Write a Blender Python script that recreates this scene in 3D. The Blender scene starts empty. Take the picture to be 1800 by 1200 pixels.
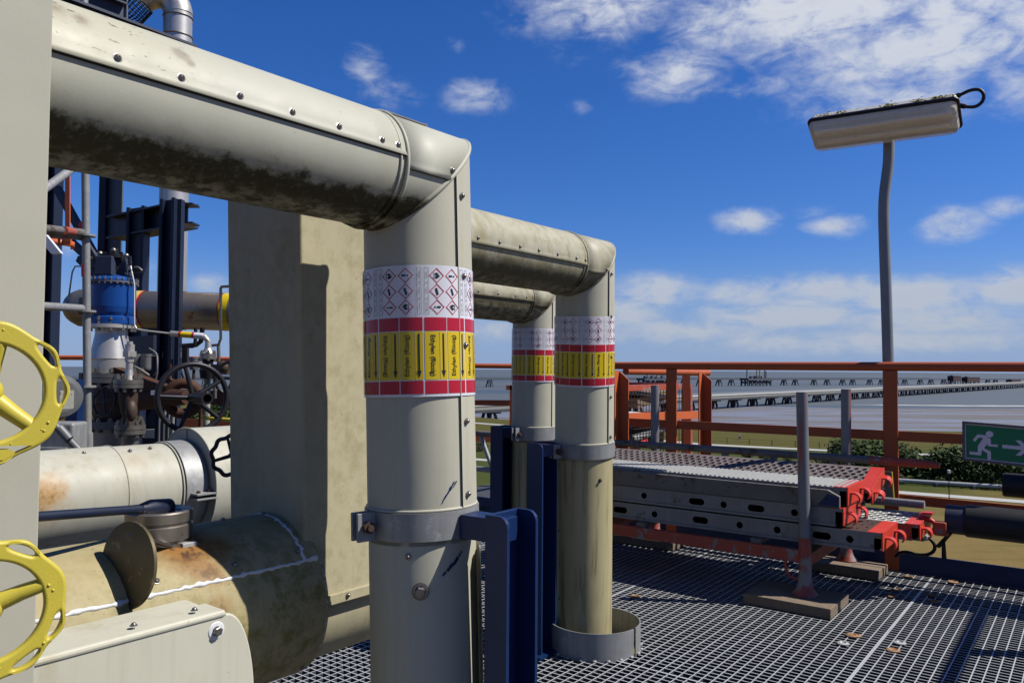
import bpy, math, random
from math import sin, cos, pi, radians, atan, atan2, sqrt
from mathutils import Vector, Matrix
random.seed(7)
SC = bpy.context.scene
COL = SC.collection
V = Vector

# ------------------------------------------------------------------ camera
F = 1379.0                       # focal length in pixels of the 1800 px wide photograph
EYE = V((0, 0, 1.05))
PITCH = atan(48.5 / F)
ROLL = radians(0.40)
_f = V((0, cos(PITCH), sin(PITCH)))
_r0 = V((1, 0, 0)); _u0 = _r0.cross(_f)
_r = _r0 * cos(ROLL) + _u0 * sin(ROLL)
_u = -_r0 * sin(ROLL) + _u0 * cos(ROLL)
cam = bpy.data.cameras.new('camera')
cam.sensor_width = 36.0
cam.lens = F / 1800.0 * 36.0
cam.clip_start = 0.05
cam.clip_end = 60000
camo = bpy.data.objects.new('camera', cam)
COL.objects.link(camo)
camo.matrix_world = Matrix.Translation(EYE) @ Matrix((_r, _u, -_f)).transposed().to_4x4()
SC.camera = camo

# ------------------------------------------------------------------ sky and sun
SUN_EL, SUN_AZ = radians(50.0), radians(95.0)      # azimuth clockwise from +Y
SUN = V((sin(SUN_AZ) * cos(SUN_EL), cos(SUN_AZ) * cos(SUN_EL), sin(SUN_EL)))
SKY_REF = 0.075                   # sky level the colours below are matched at
SKY_K = 0.05
SC.view_settings.view_transform = 'Standard'
SC.view_settings.look = 'None'
SC.view_settings.gamma = 1.0
SC.view_settings.exposure = 0.71   # the photograph is exposed for a dark, contrasty rendering of the shade
SC.view_settings.use_curve_mapping = False
sun = bpy.data.lights.new('sun', 'SUN')
sun.energy = 5.0
sun.angle = radians(0.5)
sun.color = (1.0, 0.965, 0.90)
suno = bpy.data.objects.new('sun', sun)
COL.objects.link(suno)
suno.rotation_euler = (-SUN).to_track_quat('-Z', 'Y').to_euler()
suno.location = (20, 0, 30)


def raydir(px, py):
    return (_f + _r * ((px - 900) / F) - _u * ((py - 600) / F))


def build_world():
    w = bpy.data.worlds.new('World')
    SC.world = w
    w.use_nodes = True
    nt = w.node_tree; N = nt.nodes; L = nt.links
    N.clear()
    out = N.new('ShaderNodeOutputWorld')
    bg = N.new('ShaderNodeBackground'); bg.inputs['Strength'].default_value = SKY_K
    L.new(bg.outputs[0], out.inputs[0])
    sky = N.new('ShaderNodeTexSky'); sky.sky_type = 'NISHITA'; sky.sun_disc = False
    sky.sun_elevation = SUN_EL; sky.sun_rotation = SUN_AZ
    sky.altitude = 0; sky.air_density = 1.0; sky.dust_density = 0.25; sky.ozone_density = 3.0
    geo = N.new('ShaderNodeTexCoord')
    sep = N.new('ShaderNodeSeparateXYZ'); L.new(geo.outputs['Generated'], sep.inputs[0])

    def m(op, a, b=None, c=None):
        n = N.new('ShaderNodeMath'); n.operation = op
        for i, x in enumerate((a, b, c)):
            if x is None: continue
            if isinstance(x, (int, float)): n.inputs[i].default_value = x
            else: L.new(x, n.inputs[i])
        return n.outputs[0]
    az = m('ARCTAN2', sep.outputs[0], sep.outputs[1])
    el = m('ARCSINE', sep.outputs[2])
    # deepen the blue the way the photograph's contrast does: a power and gain per channel
    sp = N.new('ShaderNodeSeparateColor'); L.new(sky.outputs[0], sp.inputs[0])
    cb = N.new('ShaderNodeCombineColor')
    for i, (g, kk) in enumerate(((1.52, 1.0), (1.10, 0.88), (0.96, 1.41))):
        L.new(m('MULTIPLY', m('POWER', m('MULTIPLY', sp.outputs[i], SKY_REF), g), 0.92 * kk / SKY_REF), cb.inputs[i])
    # cloud patches: azimuth, elevation, half widths (radians), strength
    pat = [(1450, 0, 230, 80, 1.10), (1700, 10, 160, 60, .85), (1640, 80, 240, 65, .95), (1570, 165, 200, 60, .66), (1790, 150, 70, 60, .55), (1060, 10, 190, 60, .72), (1190, 128, 105, 44, .80), (1345, 150, 80, 22, .48), (1250, 40, 120, 60, .62), (1000, 90, 60, 40, .35),
           (640, 118, 52, 40, .52), (690, 165, 80, 34, .46), (835, 172, 75, 32, .62), (1018, 188, 34, 18, .42), (800, 78, 30, 20, .36),
           (1312, 388, 66, 24, .84), (1470, 398, 60, 20, .74), (1428, 372, 50, 16, .45), (1675, 394, 60, 28, .90), (1768, 364, 40, 18, .86),
           (1150, 512, 100, 32, 1.0), (1090, 545, 100, 34, 1.0), (1310, 516, 85, 28, 1.0), (1450, 514, 120, 30, 1.1), (1600, 522, 120, 34, 1.1), (1790, 505, 70, 32, 1.15), (1380, 556, 190, 26, 1.0), (1640, 560, 180, 28, 1.0),
           (1200, 582, 220, 24, .9), (1500, 600, 340, 24, .85), (865, 580, 80, 26, .75), (365, 500, 45, 22, .75), (245, 470, 70, 30, .35), (100, 430, 40, 40, .55)]
    tot = None
    for px, py, sx, sy, k in pat:
        d = raydir(px, py).normalized()
        a0, e0 = atan2(d.x, d.y), math.asin(d.z)
        dx = m('DIVIDE', m('SUBTRACT', az, a0), sx / F * 0.93)
        dy = m('DIVIDE', m('SUBTRACT', el, e0), sy / F)
        g = m('MULTIPLY', m('EXPONENT', m('MULTIPLY', m('ADD', m('MULTIPLY', dx, dx), m('MULTIPLY', dy, dy)), -0.9)), k)
        tot = g if tot is None else m('MAXIMUM', tot, g)
    # belt of far cumulus round the horizon and broken cloud overhead, outside the picture too
    dyb = m('DIVIDE', m('SUBTRACT', el, 0.065), 0.03)
    belt = m('MULTIPLY', m('EXPONENT', m('MULTIPLY', m('MULTIPLY', dyb, dyb), -1)), 0.34)
    tot = m('MAXIMUM', tot, belt)
    # noise on the sphere, stretched a little along the horizon
    comb = N.new('ShaderNodeCombineXYZ')
    L.new(az, comb.inputs[0]); L.new(m('MULTIPLY', el, 2.0), comb.inputs[1])
    n0 = N.new('ShaderNodeTexNoise'); n0.inputs['Scale'].default_value = 4.0; n0.inputs['Detail'].default_value = 3
    L.new(comb.outputs[0], n0.inputs['Vector'])
    high = m('MULTIPLY', m('MULTIPLY', m('SUBTRACT', n0.outputs[0], 0.56), 4.0), m('MAXIMUM', m('MULTIPLY', m('SUBTRACT', el, 0.5), 3.0), 0.0))
    tot = m('MAXIMUM', tot, m('MINIMUM', m('MAXIMUM', high, 0.0), 0.7))
    n1 = N.new('ShaderNodeTexNoise'); n1.inputs['Scale'].default_value = 19.0; n1.inputs['Detail'].default_value = 9
    n1.inputs['Roughness'].default_value = 0.60; n1.inputs['Distortion'].default_value = 0.55
    L.new(comb.outputs[0], n1.inputs['Vector'])
    n2 = N.new('ShaderNodeTexNoise'); n2.inputs['Scale'].default_value = 60.0; n2.inputs['Detail'].default_value = 5
    n2.inputs['Roughness'].default_value = 0.6
    L.new(comb.outputs[0], n2.inputs['Vector'])
    nn = m('ADD', m('MULTIPLY', m('SUBTRACT', n1.outputs[0], 0.5), 2.0), m('MULTIPLY', m('SUBTRACT', n2.outputs[0], 0.5), 0.62))
    dens = m('ADD', m('MULTIPLY', tot, 1.0), m('MULTIPLY', nn, m('ADD', m('MULTIPLY', tot, 0.85), 0.10)))
    mr = N.new('ShaderNodeMapRange'); mr.interpolation_type = 'SMOOTHSTEP'
    L.new(dens, mr.inputs[0]); mr.inputs[1].default_value = 0.20; mr.inputs[2].default_value = 1.05
    fac = m('MULTIPLY', mr.outputs[0], 0.88)
    # thin haze towards the horizon
    hz = N.new('ShaderNodeMapRange'); hz.interpolation_type = 'SMOOTHSTEP'
    L.new(el, hz.inputs[0]); hz.inputs[1].default_value = 0.16; hz.inputs[2].default_value = -0.01
    hz.inputs[3].default_value = 0.0; hz.inputs[4].default_value = 0.85
    mixh = N.new('ShaderNodeMixRGB'); L.new(hz.outputs[0], mixh.inputs[0]); L.new(cb.outputs[0], mixh.inputs[1])
    k = 0.92 / SKY_REF
    mixh.inputs[2].default_value = (0.265 * k, 0.385 * k, 0.61 * k, 1)
    # lower clouds are greyer than high ones; thick parts greyer than their edges
    cr = N.new('ShaderNodeMixRGB')
    cm = N.new('ShaderNodeMapRange'); L.new(el, cm.inputs[0]); cm.inputs[1].default_value = 0.05; cm.inputs[2].default_value = 0.42
    L.new(cm.outputs[0], cr.inputs[0])
    cr.inputs[1].default_value = (0.47 * k, 0.515 * k, 0.60 * k, 1)
    cr.inputs[2].default_value = (0.74 * k, 0.77 * k, 0.81 * k, 1)
    body = N.new('ShaderNodeMixRGB')          # thick parts a little greyer
    bm_ = N.new('ShaderNodeMapRange'); L.new(dens, bm_.inputs[0]); bm_.inputs[1].default_value = 0.9; bm_.inputs[2].default_value = 2.0; bm_.inputs[3].default_value = 0.0; bm_.inputs[4].default_value = 0.55
    L.new(bm_.outputs[0], body.inputs[0]); L.new(cr.outputs[0], body.inputs[1]); body.inputs[2].default_value = (0.45 * k, 0.49 * k, 0.56 * k, 1)
    cr = body
    mix = N.new('ShaderNodeMixRGB'); L.new(fac, mix.inputs[0])
    L.new(mixh.outputs[0], mix.inputs[1]); L.new(cr.outputs[0], mix.inputs[2])
    L.new(mix.outputs[0], bg.inputs['Color'])


build_world()


# ------------------------------------------------------------------ picture geometry -> places in the world
def W(px, py, d):
    return EYE + _r * ((px - 900) / F * d) - _u * ((py - 600) / F * d) + _f * d


def G(px, py, z=0.0):
    q = raydir(px, py)
    return EYE + q * ((z - EYE.z) / q.z)


def GB(px, py, z):          # far background: the photograph's horizon is tilted a little more than the camera
    return G(px, py - 0.0064 * (px - 900), z)


def PL(px, py, p, n):       # ray against the plane through p with normal n
    q = raydir(px, py)
    return EYE + q * ((V(p) - EYE).dot(n) / q.dot(n))


PA = radians(36.8)
U = V((sin(PA), cos(PA), 0)); VV = V((U.y, -U.x, 0)); ZZ = V((0, 0, 1))


def uvz(u, v, z=0.0):
    return U * u + VV * v + ZZ * z


def RP(px, py, off=0.0):    # on the railing's plane
    return PL(px, py, U * (4.60 + off), U)


# ------------------------------------------------------------------ mesh builder
ORIG = {}


def org(o):
    return ORIG.get(o.name, V((0, 0, 0))) if o else V((0, 0, 0))


class MB:
    def __init__(s):
        s.v = []; s.f = []; s.m = []; s.s = []

    def add(s, vs, fs, mi=0, smooth=False):
        b = len(s.v)
        s.v += [V(x) for x in vs]
        for f in fs:
            s.f.append([i + b for i in f]); s.m.append(mi); s.s.append(smooth)
        return s

    def box(s, c, size, ax=None, mi=0):
        c = V(c); a = ax or (V((1, 0, 0)), V((0, 1, 0)), V((0, 0, 1)))
        h = [x / 2 for x in size]
        vs = [c + a[0] * (h[0] * i) + a[1] * (h[1] * j) + a[2] * (h[2] * k) for i in (-1, 1) for j in (-1, 1) for k in (-1, 1)]
        return s.add(vs, [(0, 1, 3, 2), (4, 6, 7, 5), (0, 4, 5, 1), (2, 3, 7, 6), (0, 2, 6, 4), (1, 5, 7, 3)], mi)

    def bar(s, p, q, w, h, up=ZZ, mi=0):      # square bar from p to q; w across, h along up
        p, q = V(p), V(q); d = (q - p); l = d.length; d = d.normalized()
        x = d.cross(V(up)).normalized(); z = x.cross(d).normalized()
        return s.box((p + q) / 2, (l, w, h), (d, x, z), mi)

    def tube(s, pts, r, n=12, caps=True, mi=0, closed=False, smooth=True):
        pts = [V(p) for p in pts]; k = len(pts)
        rs = r if isinstance(r, (list, tuple)) else [r] * k
        ts = []
        for i in range(k):
            if closed: t = pts[(i + 1) % k] - pts[i - 1]
            else: t = pts[min(i + 1, k - 1)] - pts[max(i - 1, 0)]
            ts.append(t.normalized())
        a = ts[0].orthogonal().normalized()
        rings = []
        for i in range(k):
            t = ts[i]
            a = (a - t * a.dot(t)).normalized(); b = t.cross(a)
            rings.append([pts[i] + (a * cos(2 * pi * j / n) + b * sin(2 * pi * j / n)) * rs[i] for j in range(n)])
        vs = [p for rg in rings for p in rg]; fs = []
        for i in range(k if closed else k - 1):
            i2 = (i + 1) % k
            for j in range(n):
                fs.append((i * n + j, i * n + (j + 1) % n, i2 * n + (j + 1) % n, i2 * n + j))
        s.add(vs, fs, mi, smooth)
        if caps and not closed:
            s.add(rings[0], [tuple(range(n))[::-1]], mi); s.add(rings[-1], [tuple(range(n))], mi)
        return s

    def cyl(s, p, q, r, n=20, mi=0, caps=True, r2=None):
        return s.tube([p, q], [r, r if r2 is None else r2], n, caps, mi)

    def lathe(s, o, ax, prof, n=24, mi=0, sharp=True, a0=0.0, a1=2 * pi, ref=None):
        o = V(o); ax = V(ax).normalized()
        x = (V(ref) - ax * V(ref).dot(ax)).normalized() if ref is not None else ax.orthogonal().normalized()
        y = ax.cross(x)
        full = abs(a1 - a0 - 2 * pi) < 1e-6
        nn = n if full else n + 1
        def ring(t, r):
            return [o + ax * t + (x * cos(a0 + (a1 - a0) * j / n) + y * sin(a0 + (a1 - a0) * j / n)) * r for j in range(nn)]
        if sharp:
            for (t0, r0), (t1, r1) in zip(prof, prof[1:]):
                A = ring(t0, r0); B = ring(t1, r1)
                s.add(A + B, [(j, (j + 1) % nn, nn + (j + 1) % nn, nn + j) for j in range(n)], mi, True)
        else:
            R = [p for t, r in prof for p in ring(t, r)]
            s.add(R, [(i * nn + j, i * nn + (j + 1) % nn, (i + 1) * nn + (j + 1) % nn, (i + 1) * nn + j) for i in range(len(prof) - 1) for j in range(n)], mi, True)
        return s

    def prism(s, poly, ext, mi=0, mi2=None):
        poly = [V(p) for p in poly]; ext = V(ext); n = len(poly)
        s.add(poly, [tuple(range(n))[::-1]], mi); s.add([p + ext for p in poly], [tuple(range(n))], mi if mi2 is None else mi2)
        s.add(poly + [p + ext for p in poly], [(i, (i + 1) % n, n + (i + 1) % n, n + i) for i in range(n)], mi)
        return s

    def ball(s, c, r, n=12, mi=0, ax=None):
        c = V(c); r = r if isinstance(r, (tuple, list)) else (r, r, r)
        a = ax or (V((1, 0, 0)), V((0, 1, 0)), V((0, 0, 1)))
        vs = []; m2 = n // 2
        for i in range(m2 + 1):
            t = pi * i / m2
            for j in range(n):
                f = 2 * pi * j / n
                vs.append(c + a[0] * (r[0] * sin(t) * cos(f)) + a[1] * (r[1] * sin(t) * sin(f)) + a[2] * (r[2] * cos(t)))
        return s.add(vs, [(i * n + j, (i + 1) * n + j, (i + 1) * n + (j + 1) % n, i * n + (j + 1) % n) for i in range(m2) for j in range(n)], mi, True)

    def build(s, name, mats, parent=None, bevel=0.0, seg=2, **props):
        me = bpy.data.meshes.new(name)
        o0 = org(parent)
        me.from_pydata([tuple(p - o0) for p in s.v], [], s.f)
        for m_ in (mats if isinstance(mats, (list, tuple)) else [mats]): me.materials.append(m_)
        me.polygons.foreach_set('material_index', s.m)
        me.polygons.foreach_set('use_smooth', s.s)
        me.update()
        o = bpy.data.objects.new(name, me)
        COL.objects.link(o)
        if parent: o.parent = parent
        ORIG[o.name] = o0
        if bevel:
            b = o.modifiers.new('edge', 'BEVEL'); b.width = bevel; b.segments = seg; b.limit_method = 'ANGLE'; b.angle_limit = radians(40)
            b.harden_normals = False
        for k, v_ in props.items(): o[k] = v_
        return o


def thing(name, label, cat, loc=(0, 0, 0), group=None):
    o = bpy.data.objects.new(name, None)
    o.empty_display_size = 0.05
    COL.objects.link(o)
    o.location = loc
    ORIG[o.name] = V(loc)
    o['label'] = label; o['category'] = cat
    if group: o['group'] = group
    return o


def tag(o, label, cat, group=None):
    o['label'] = label; o['category'] = cat
    if group: o['group'] = group
    return o


def place(me_obj, parent, mat):      # a copy of a shared part mesh at a world matrix
    c = me_obj.copy(); COL.objects.link(c)
    c.parent = parent
    c.matrix_parent_inverse = Matrix.Identity(4)
    c.matrix_basis = Matrix.Translation(-org(parent)) @ mat
    return c


def smooth(pts, n=5):
    pts = [V(p) for p in pts]; out = []
    for i in range(len(pts) - 1):
        a, b_, c, d = pts[max(i - 1, 0)], pts[i], pts[i + 1], pts[min(i + 2, len(pts) - 1)]
        for k in range(n):
            q = k / n; out.append(0.5 * (2 * b_ + (c - a) * q + (2 * a - 5 * b_ + 4 * c - d) * q * q + (3 * b_ - a - 3 * c + d) * q ** 3))
    return out + [pts[-1]]


def frame(o, z, x=None):             # matrix with local z along z
    z = V(z).normalized()
    x = V(x) if x is not None else z.orthogonal()
    x = (x - z * x.dot(z)).normalized(); y = z.cross(x)
    m = Matrix((x, y, z)).transposed().to_4x4(); m.translation = V(o)
    return m


# ------------------------------------------------------------------ materials
def srgb(r, g, b):
    return tuple(((c / 255) / 12.92 if c / 255 <= 0.04045 else ((c / 255 + 0.055) / 1.055) ** 2.4) for c in (r, g, b))


class NT:
    def __init__(s, name):
        s.mat = bpy.data.materials.new(name); s.mat.use_nodes = True
        s.nt = s.mat.node_tree; s.N = s.nt.nodes; s.L = s.nt.links
        s.b = s.N['Principled BSDF']
        s.tc = s.N.new('ShaderNodeTexCoord'); s.geo = s.N.new('ShaderNodeNewGeometry')
        s.pos = s.geo.outputs['Position']

    def setv(s, inp, x):
        if isinstance(x, bpy.types.NodeSocket): s.L.new(x, inp)
        elif isinstance(x, (tuple, list)): inp.default_value = tuple(x) + ((1,) if len(x) == 3 and len(inp.default_value) == 4 else ())
        else: inp.default_value = x

    def math(s, op, a, b=None, clamp=False):
        n = s.N.new('ShaderNodeMath'); n.operation = op; n.use_clamp = clamp
        s.setv(n.inputs[0], a)
        if b is not None: s.setv(n.inputs[1], b)
        return n.outputs[0]

    def noise(s, scale, detail=4, rough=0.55, vec=None, dist=0.0):
        n = s.N.new('ShaderNodeTexNoise'); n.inputs['Scale'].default_value = scale
        n.inputs['Detail'].default_value = detail; n.inputs['Roughness'].default_value = rough; n.inputs['Distortion'].default_value = dist
        s.L.new(vec if vec is not None else s.pos, n.inputs['Vector'])
        return n.outputs[0]

    def stretch(s, sc, rot=(0, 0, 0)):
        n = s.N.new('ShaderNodeMapping'); n.vector_type = 'POINT'
        n.inputs['Scale'].default_value = sc; n.inputs['Rotation'].default_value = rot
        s.L.new(s.pos, n.inputs['Vector'])
        return n.outputs[0]

    def ramp(s, fac, a, b, lo=0.0, hi=1.0):
        n = s.N.new('ShaderNodeMapRange'); n.interpolation_type = 'SMOOTHSTEP'
        s.setv(n.inputs[0], fac); n.inputs[1].default_value = a; n.inputs[2].default_value = b
        n.inputs[3].default_value = lo; n.inputs[4].default_value = hi
        return n.outputs[0]

    def mix(s, fac, a, b, mode='MIX'):
        n = s.N.new('ShaderNodeMixRGB'); n.blend_type = mode
        s.setv(n.inputs[0], fac); s.setv(n.inputs[1], a); s.setv(n.inputs[2], b)
        return n.outputs[0]

    def sepz(s, i=2):
        n = s.N.new('ShaderNodeSeparateXYZ'); s.L.new(s.pos, n.inputs[0]); return n.outputs[i]

    def dist(s, p):
        n = s.N.new('ShaderNodeVectorMath'); n.operation = 'DISTANCE'; s.L.new(s.pos, n.inputs[0]); n.inputs[1].default_value = tuple(p)
        return n.outputs['Value']

    def dot(s, d):
        n = s.N.new('ShaderNodeVectorMath'); n.operation = 'DOT_PRODUCT'; s.L.new(s.pos, n.inputs[0]); n.inputs[1].default_value = tuple(d)
        return n.outputs['Value']

    def fin(s, col, rough=0.5, metal=0.0, bump=None, bstr=0.2, bdist=0.002, spec=0.5):
        if not (isinstance(metal, float) and metal >= 0.5):
            col = s.mix(1.0, col, (0.61, 0.61, 0.61), 'MULTIPLY')
        s.setv(s.b.inputs['Base Color'], col); s.setv(s.b.inputs['Roughness'], rough); s.setv(s.b.inputs['Metallic'], metal)
        s.b.inputs['Specular IOR Level'].default_value = spec
        if bump is not None:
            n = s.N.new('ShaderNodeBump'); n.inputs['Strength'].default_value = bstr; n.inputs['Distance'].default_value = bdist
            s.L.new(bump, n.inputs['Height']); s.L.new(n.outputs[0], s.b.inputs['Normal'])
        return s.mat


def sc3(c, k): return tuple(min(1, x * k) for x in c)


def paint(name, col, rough=0.5, metal=0.0, var=0.18, scale=6.0, spot=None, spot_at=0.66, spot_scale=25.0, bump=0.12, spec=0.3, streak=0.0):
    t = NT(name)
    n = t.noise(scale, 5, 0.6)
    c = t.mix(n, sc3(col, 1 - var), sc3(col, 1 + var))
    if streak:
        st = t.noise(1.0, 4, 0.6, t.stretch((45, 45, 2.2)))
        c = t.mix(t.ramp(st, 0.45, 0.75, 0, streak), c, sc3(col, 0.5))
    if spot is not None:
        sp = t.noise(spot_scale, 6, 0.7)
        c = t.mix(t.ramp(sp, spot_at, spot_at + 0.06), c, spot)
    fine = t.noise(scale * 18, 3, 0.6)
    r = t.math('ADD', t.math('MULTIPLY', fine, 0.16), rough - 0.08)
    return t.fin(c, r, metal, fine, bump, 0.001, spec)


def cladding(name, col, grime=None, gsoft=0.0, stain=0.35, lichen=0.0, rust=None, rcol=(0.30, 0.135, 0.030), scratch=None, rough=0.52, zhue=None, vstreak=0.0):
    """painted sheet-metal cladding; grime = (z centre, radius) of a run whose underside is overgrown"""
    col = (col[0], col[1] * 0.985, col[2] * 0.945)
    t = NT(name)
    n = t.noise(3.0, 6, 0.6)
    c = t.mix(n, sc3(col, 0.90), sc3(col, 1.08))
    n2 = t.noise(1.0, 6, 0.62, t.stretch((9, 9, 3.0)))
    c = t.mix(t.ramp(n2, 0.52, 0.72, 0, stain), c, (col[0] * 0.72, col[1] * 0.66, col[2] * 0.50))
    if vstreak:
        st = t.noise(1.0, 5, 0.65, t.stretch((38, 38, 1.6)))
        c = t.mix(t.ramp(st, 0.48, 0.74, 0, vstreak), c, (0.16, 0.125, 0.055))
    if lichen:
        l = t.noise(26, 8, 0.72)
        l2 = t.noise(4.5, 4, 0.6)
        fac = t.math('MULTIPLY', t.ramp(l, 0.42, 0.64), t.ramp(l2, 0.34, 0.62, 0.15 * lichen, lichen))
        c = t.mix(fac, c, (0.20, 0.175, 0.045))
        fl = t.noise(120, 3, 0.6)
        c = t.mix(t.ramp(fl, 0.62, 0.72, 0, lichen * 0.6), c, (0.12, 0.10, 0.05))
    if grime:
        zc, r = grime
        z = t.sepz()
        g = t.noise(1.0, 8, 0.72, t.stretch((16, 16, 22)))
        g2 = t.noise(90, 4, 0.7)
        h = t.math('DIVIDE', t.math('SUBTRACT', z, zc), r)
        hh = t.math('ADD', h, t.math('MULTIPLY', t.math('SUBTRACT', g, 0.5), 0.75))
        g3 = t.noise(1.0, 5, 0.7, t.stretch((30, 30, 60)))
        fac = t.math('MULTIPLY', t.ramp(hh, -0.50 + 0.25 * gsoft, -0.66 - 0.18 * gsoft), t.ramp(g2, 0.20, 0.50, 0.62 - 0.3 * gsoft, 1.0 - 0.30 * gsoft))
        thin = t.math('MULTIPLY', t.ramp(h, -0.80, -0.95), t.ramp(g3, 0.42, 0.60, 0.0, 0.75))     # thinner at the very bottom
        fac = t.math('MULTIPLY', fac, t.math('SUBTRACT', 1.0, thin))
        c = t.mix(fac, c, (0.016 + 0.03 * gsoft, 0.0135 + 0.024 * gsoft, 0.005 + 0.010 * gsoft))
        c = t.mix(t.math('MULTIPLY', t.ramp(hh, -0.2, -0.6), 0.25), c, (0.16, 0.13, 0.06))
    if rust:
        for (p, rad, k) in rust:
            d = t.dist(p)
            rn = t.noise(14, 6, 0.7)
            dd = t.math('ADD', d, t.math('MULTIPLY', t.math('SUBTRACT', rn, 0.5), rad * 1.3))
            f1 = t.ramp(dd, rad, rad * 0.25, 0, k)
            c = t.mix(f1, c, rcol)
            f2 = t.math('MULTIPLY', t.ramp(dd, rad * 0.65, rad * 0.1, 0, k), t.ramp(t.noise(60, 4), 0.4, 0.6))
            c = t.mix(f2, c, (0.085, 0.035, 0.012))
    if scratch:
        near = t.math('MULTIPLY', t.ramp(t.dist(scratch[0]), scratch[1], scratch[1] * 0.55), t.ramp(t.sepz(), 1.435, 1.455))
        c = t.mix(t.math('MULTIPLY', near, 0.45), c, (0.50, 0.465, 0.33))           # yellowed older paint at that end
        s1 = t.noise(1.0, 3, 0.6, t.stretch((55, 55, 190), (0, 0, 0.3))); s2 = t.noise(7, 2, 0.5)
        c = t.mix(t.math('MULTIPLY', near, t.math('MULTIPLY', t.ramp(s1, 0.62, 0.68), t.ramp(s2, 0.46, 0.60, 0.1, 0.9))), c, (0.12, 0.11, 0.09))
    fl = t.noise(240, 2, 0.5)
    sc = t.noise(1.0, 3, 0.5, t.stretch((130, 18, 60), (0.3, 0.2, 0.7)))
    c = t.mix(t.ramp(sc, 0.73, 0.78, 0, 0.55), c, (0.25, 0.24, 0.22))
    r = t.math('ADD', t.math('MULTIPLY', t.noise(22, 4), 0.26), rough - 0.13)
    big = t.noise(5, 2, 0.5)
    bm = t.math('ADD', t.math('MULTIPLY', fl, 0.03), big)
    return t.fin(c, r, 0.0, bm, 0.16, 0.02, 0.2)


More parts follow.
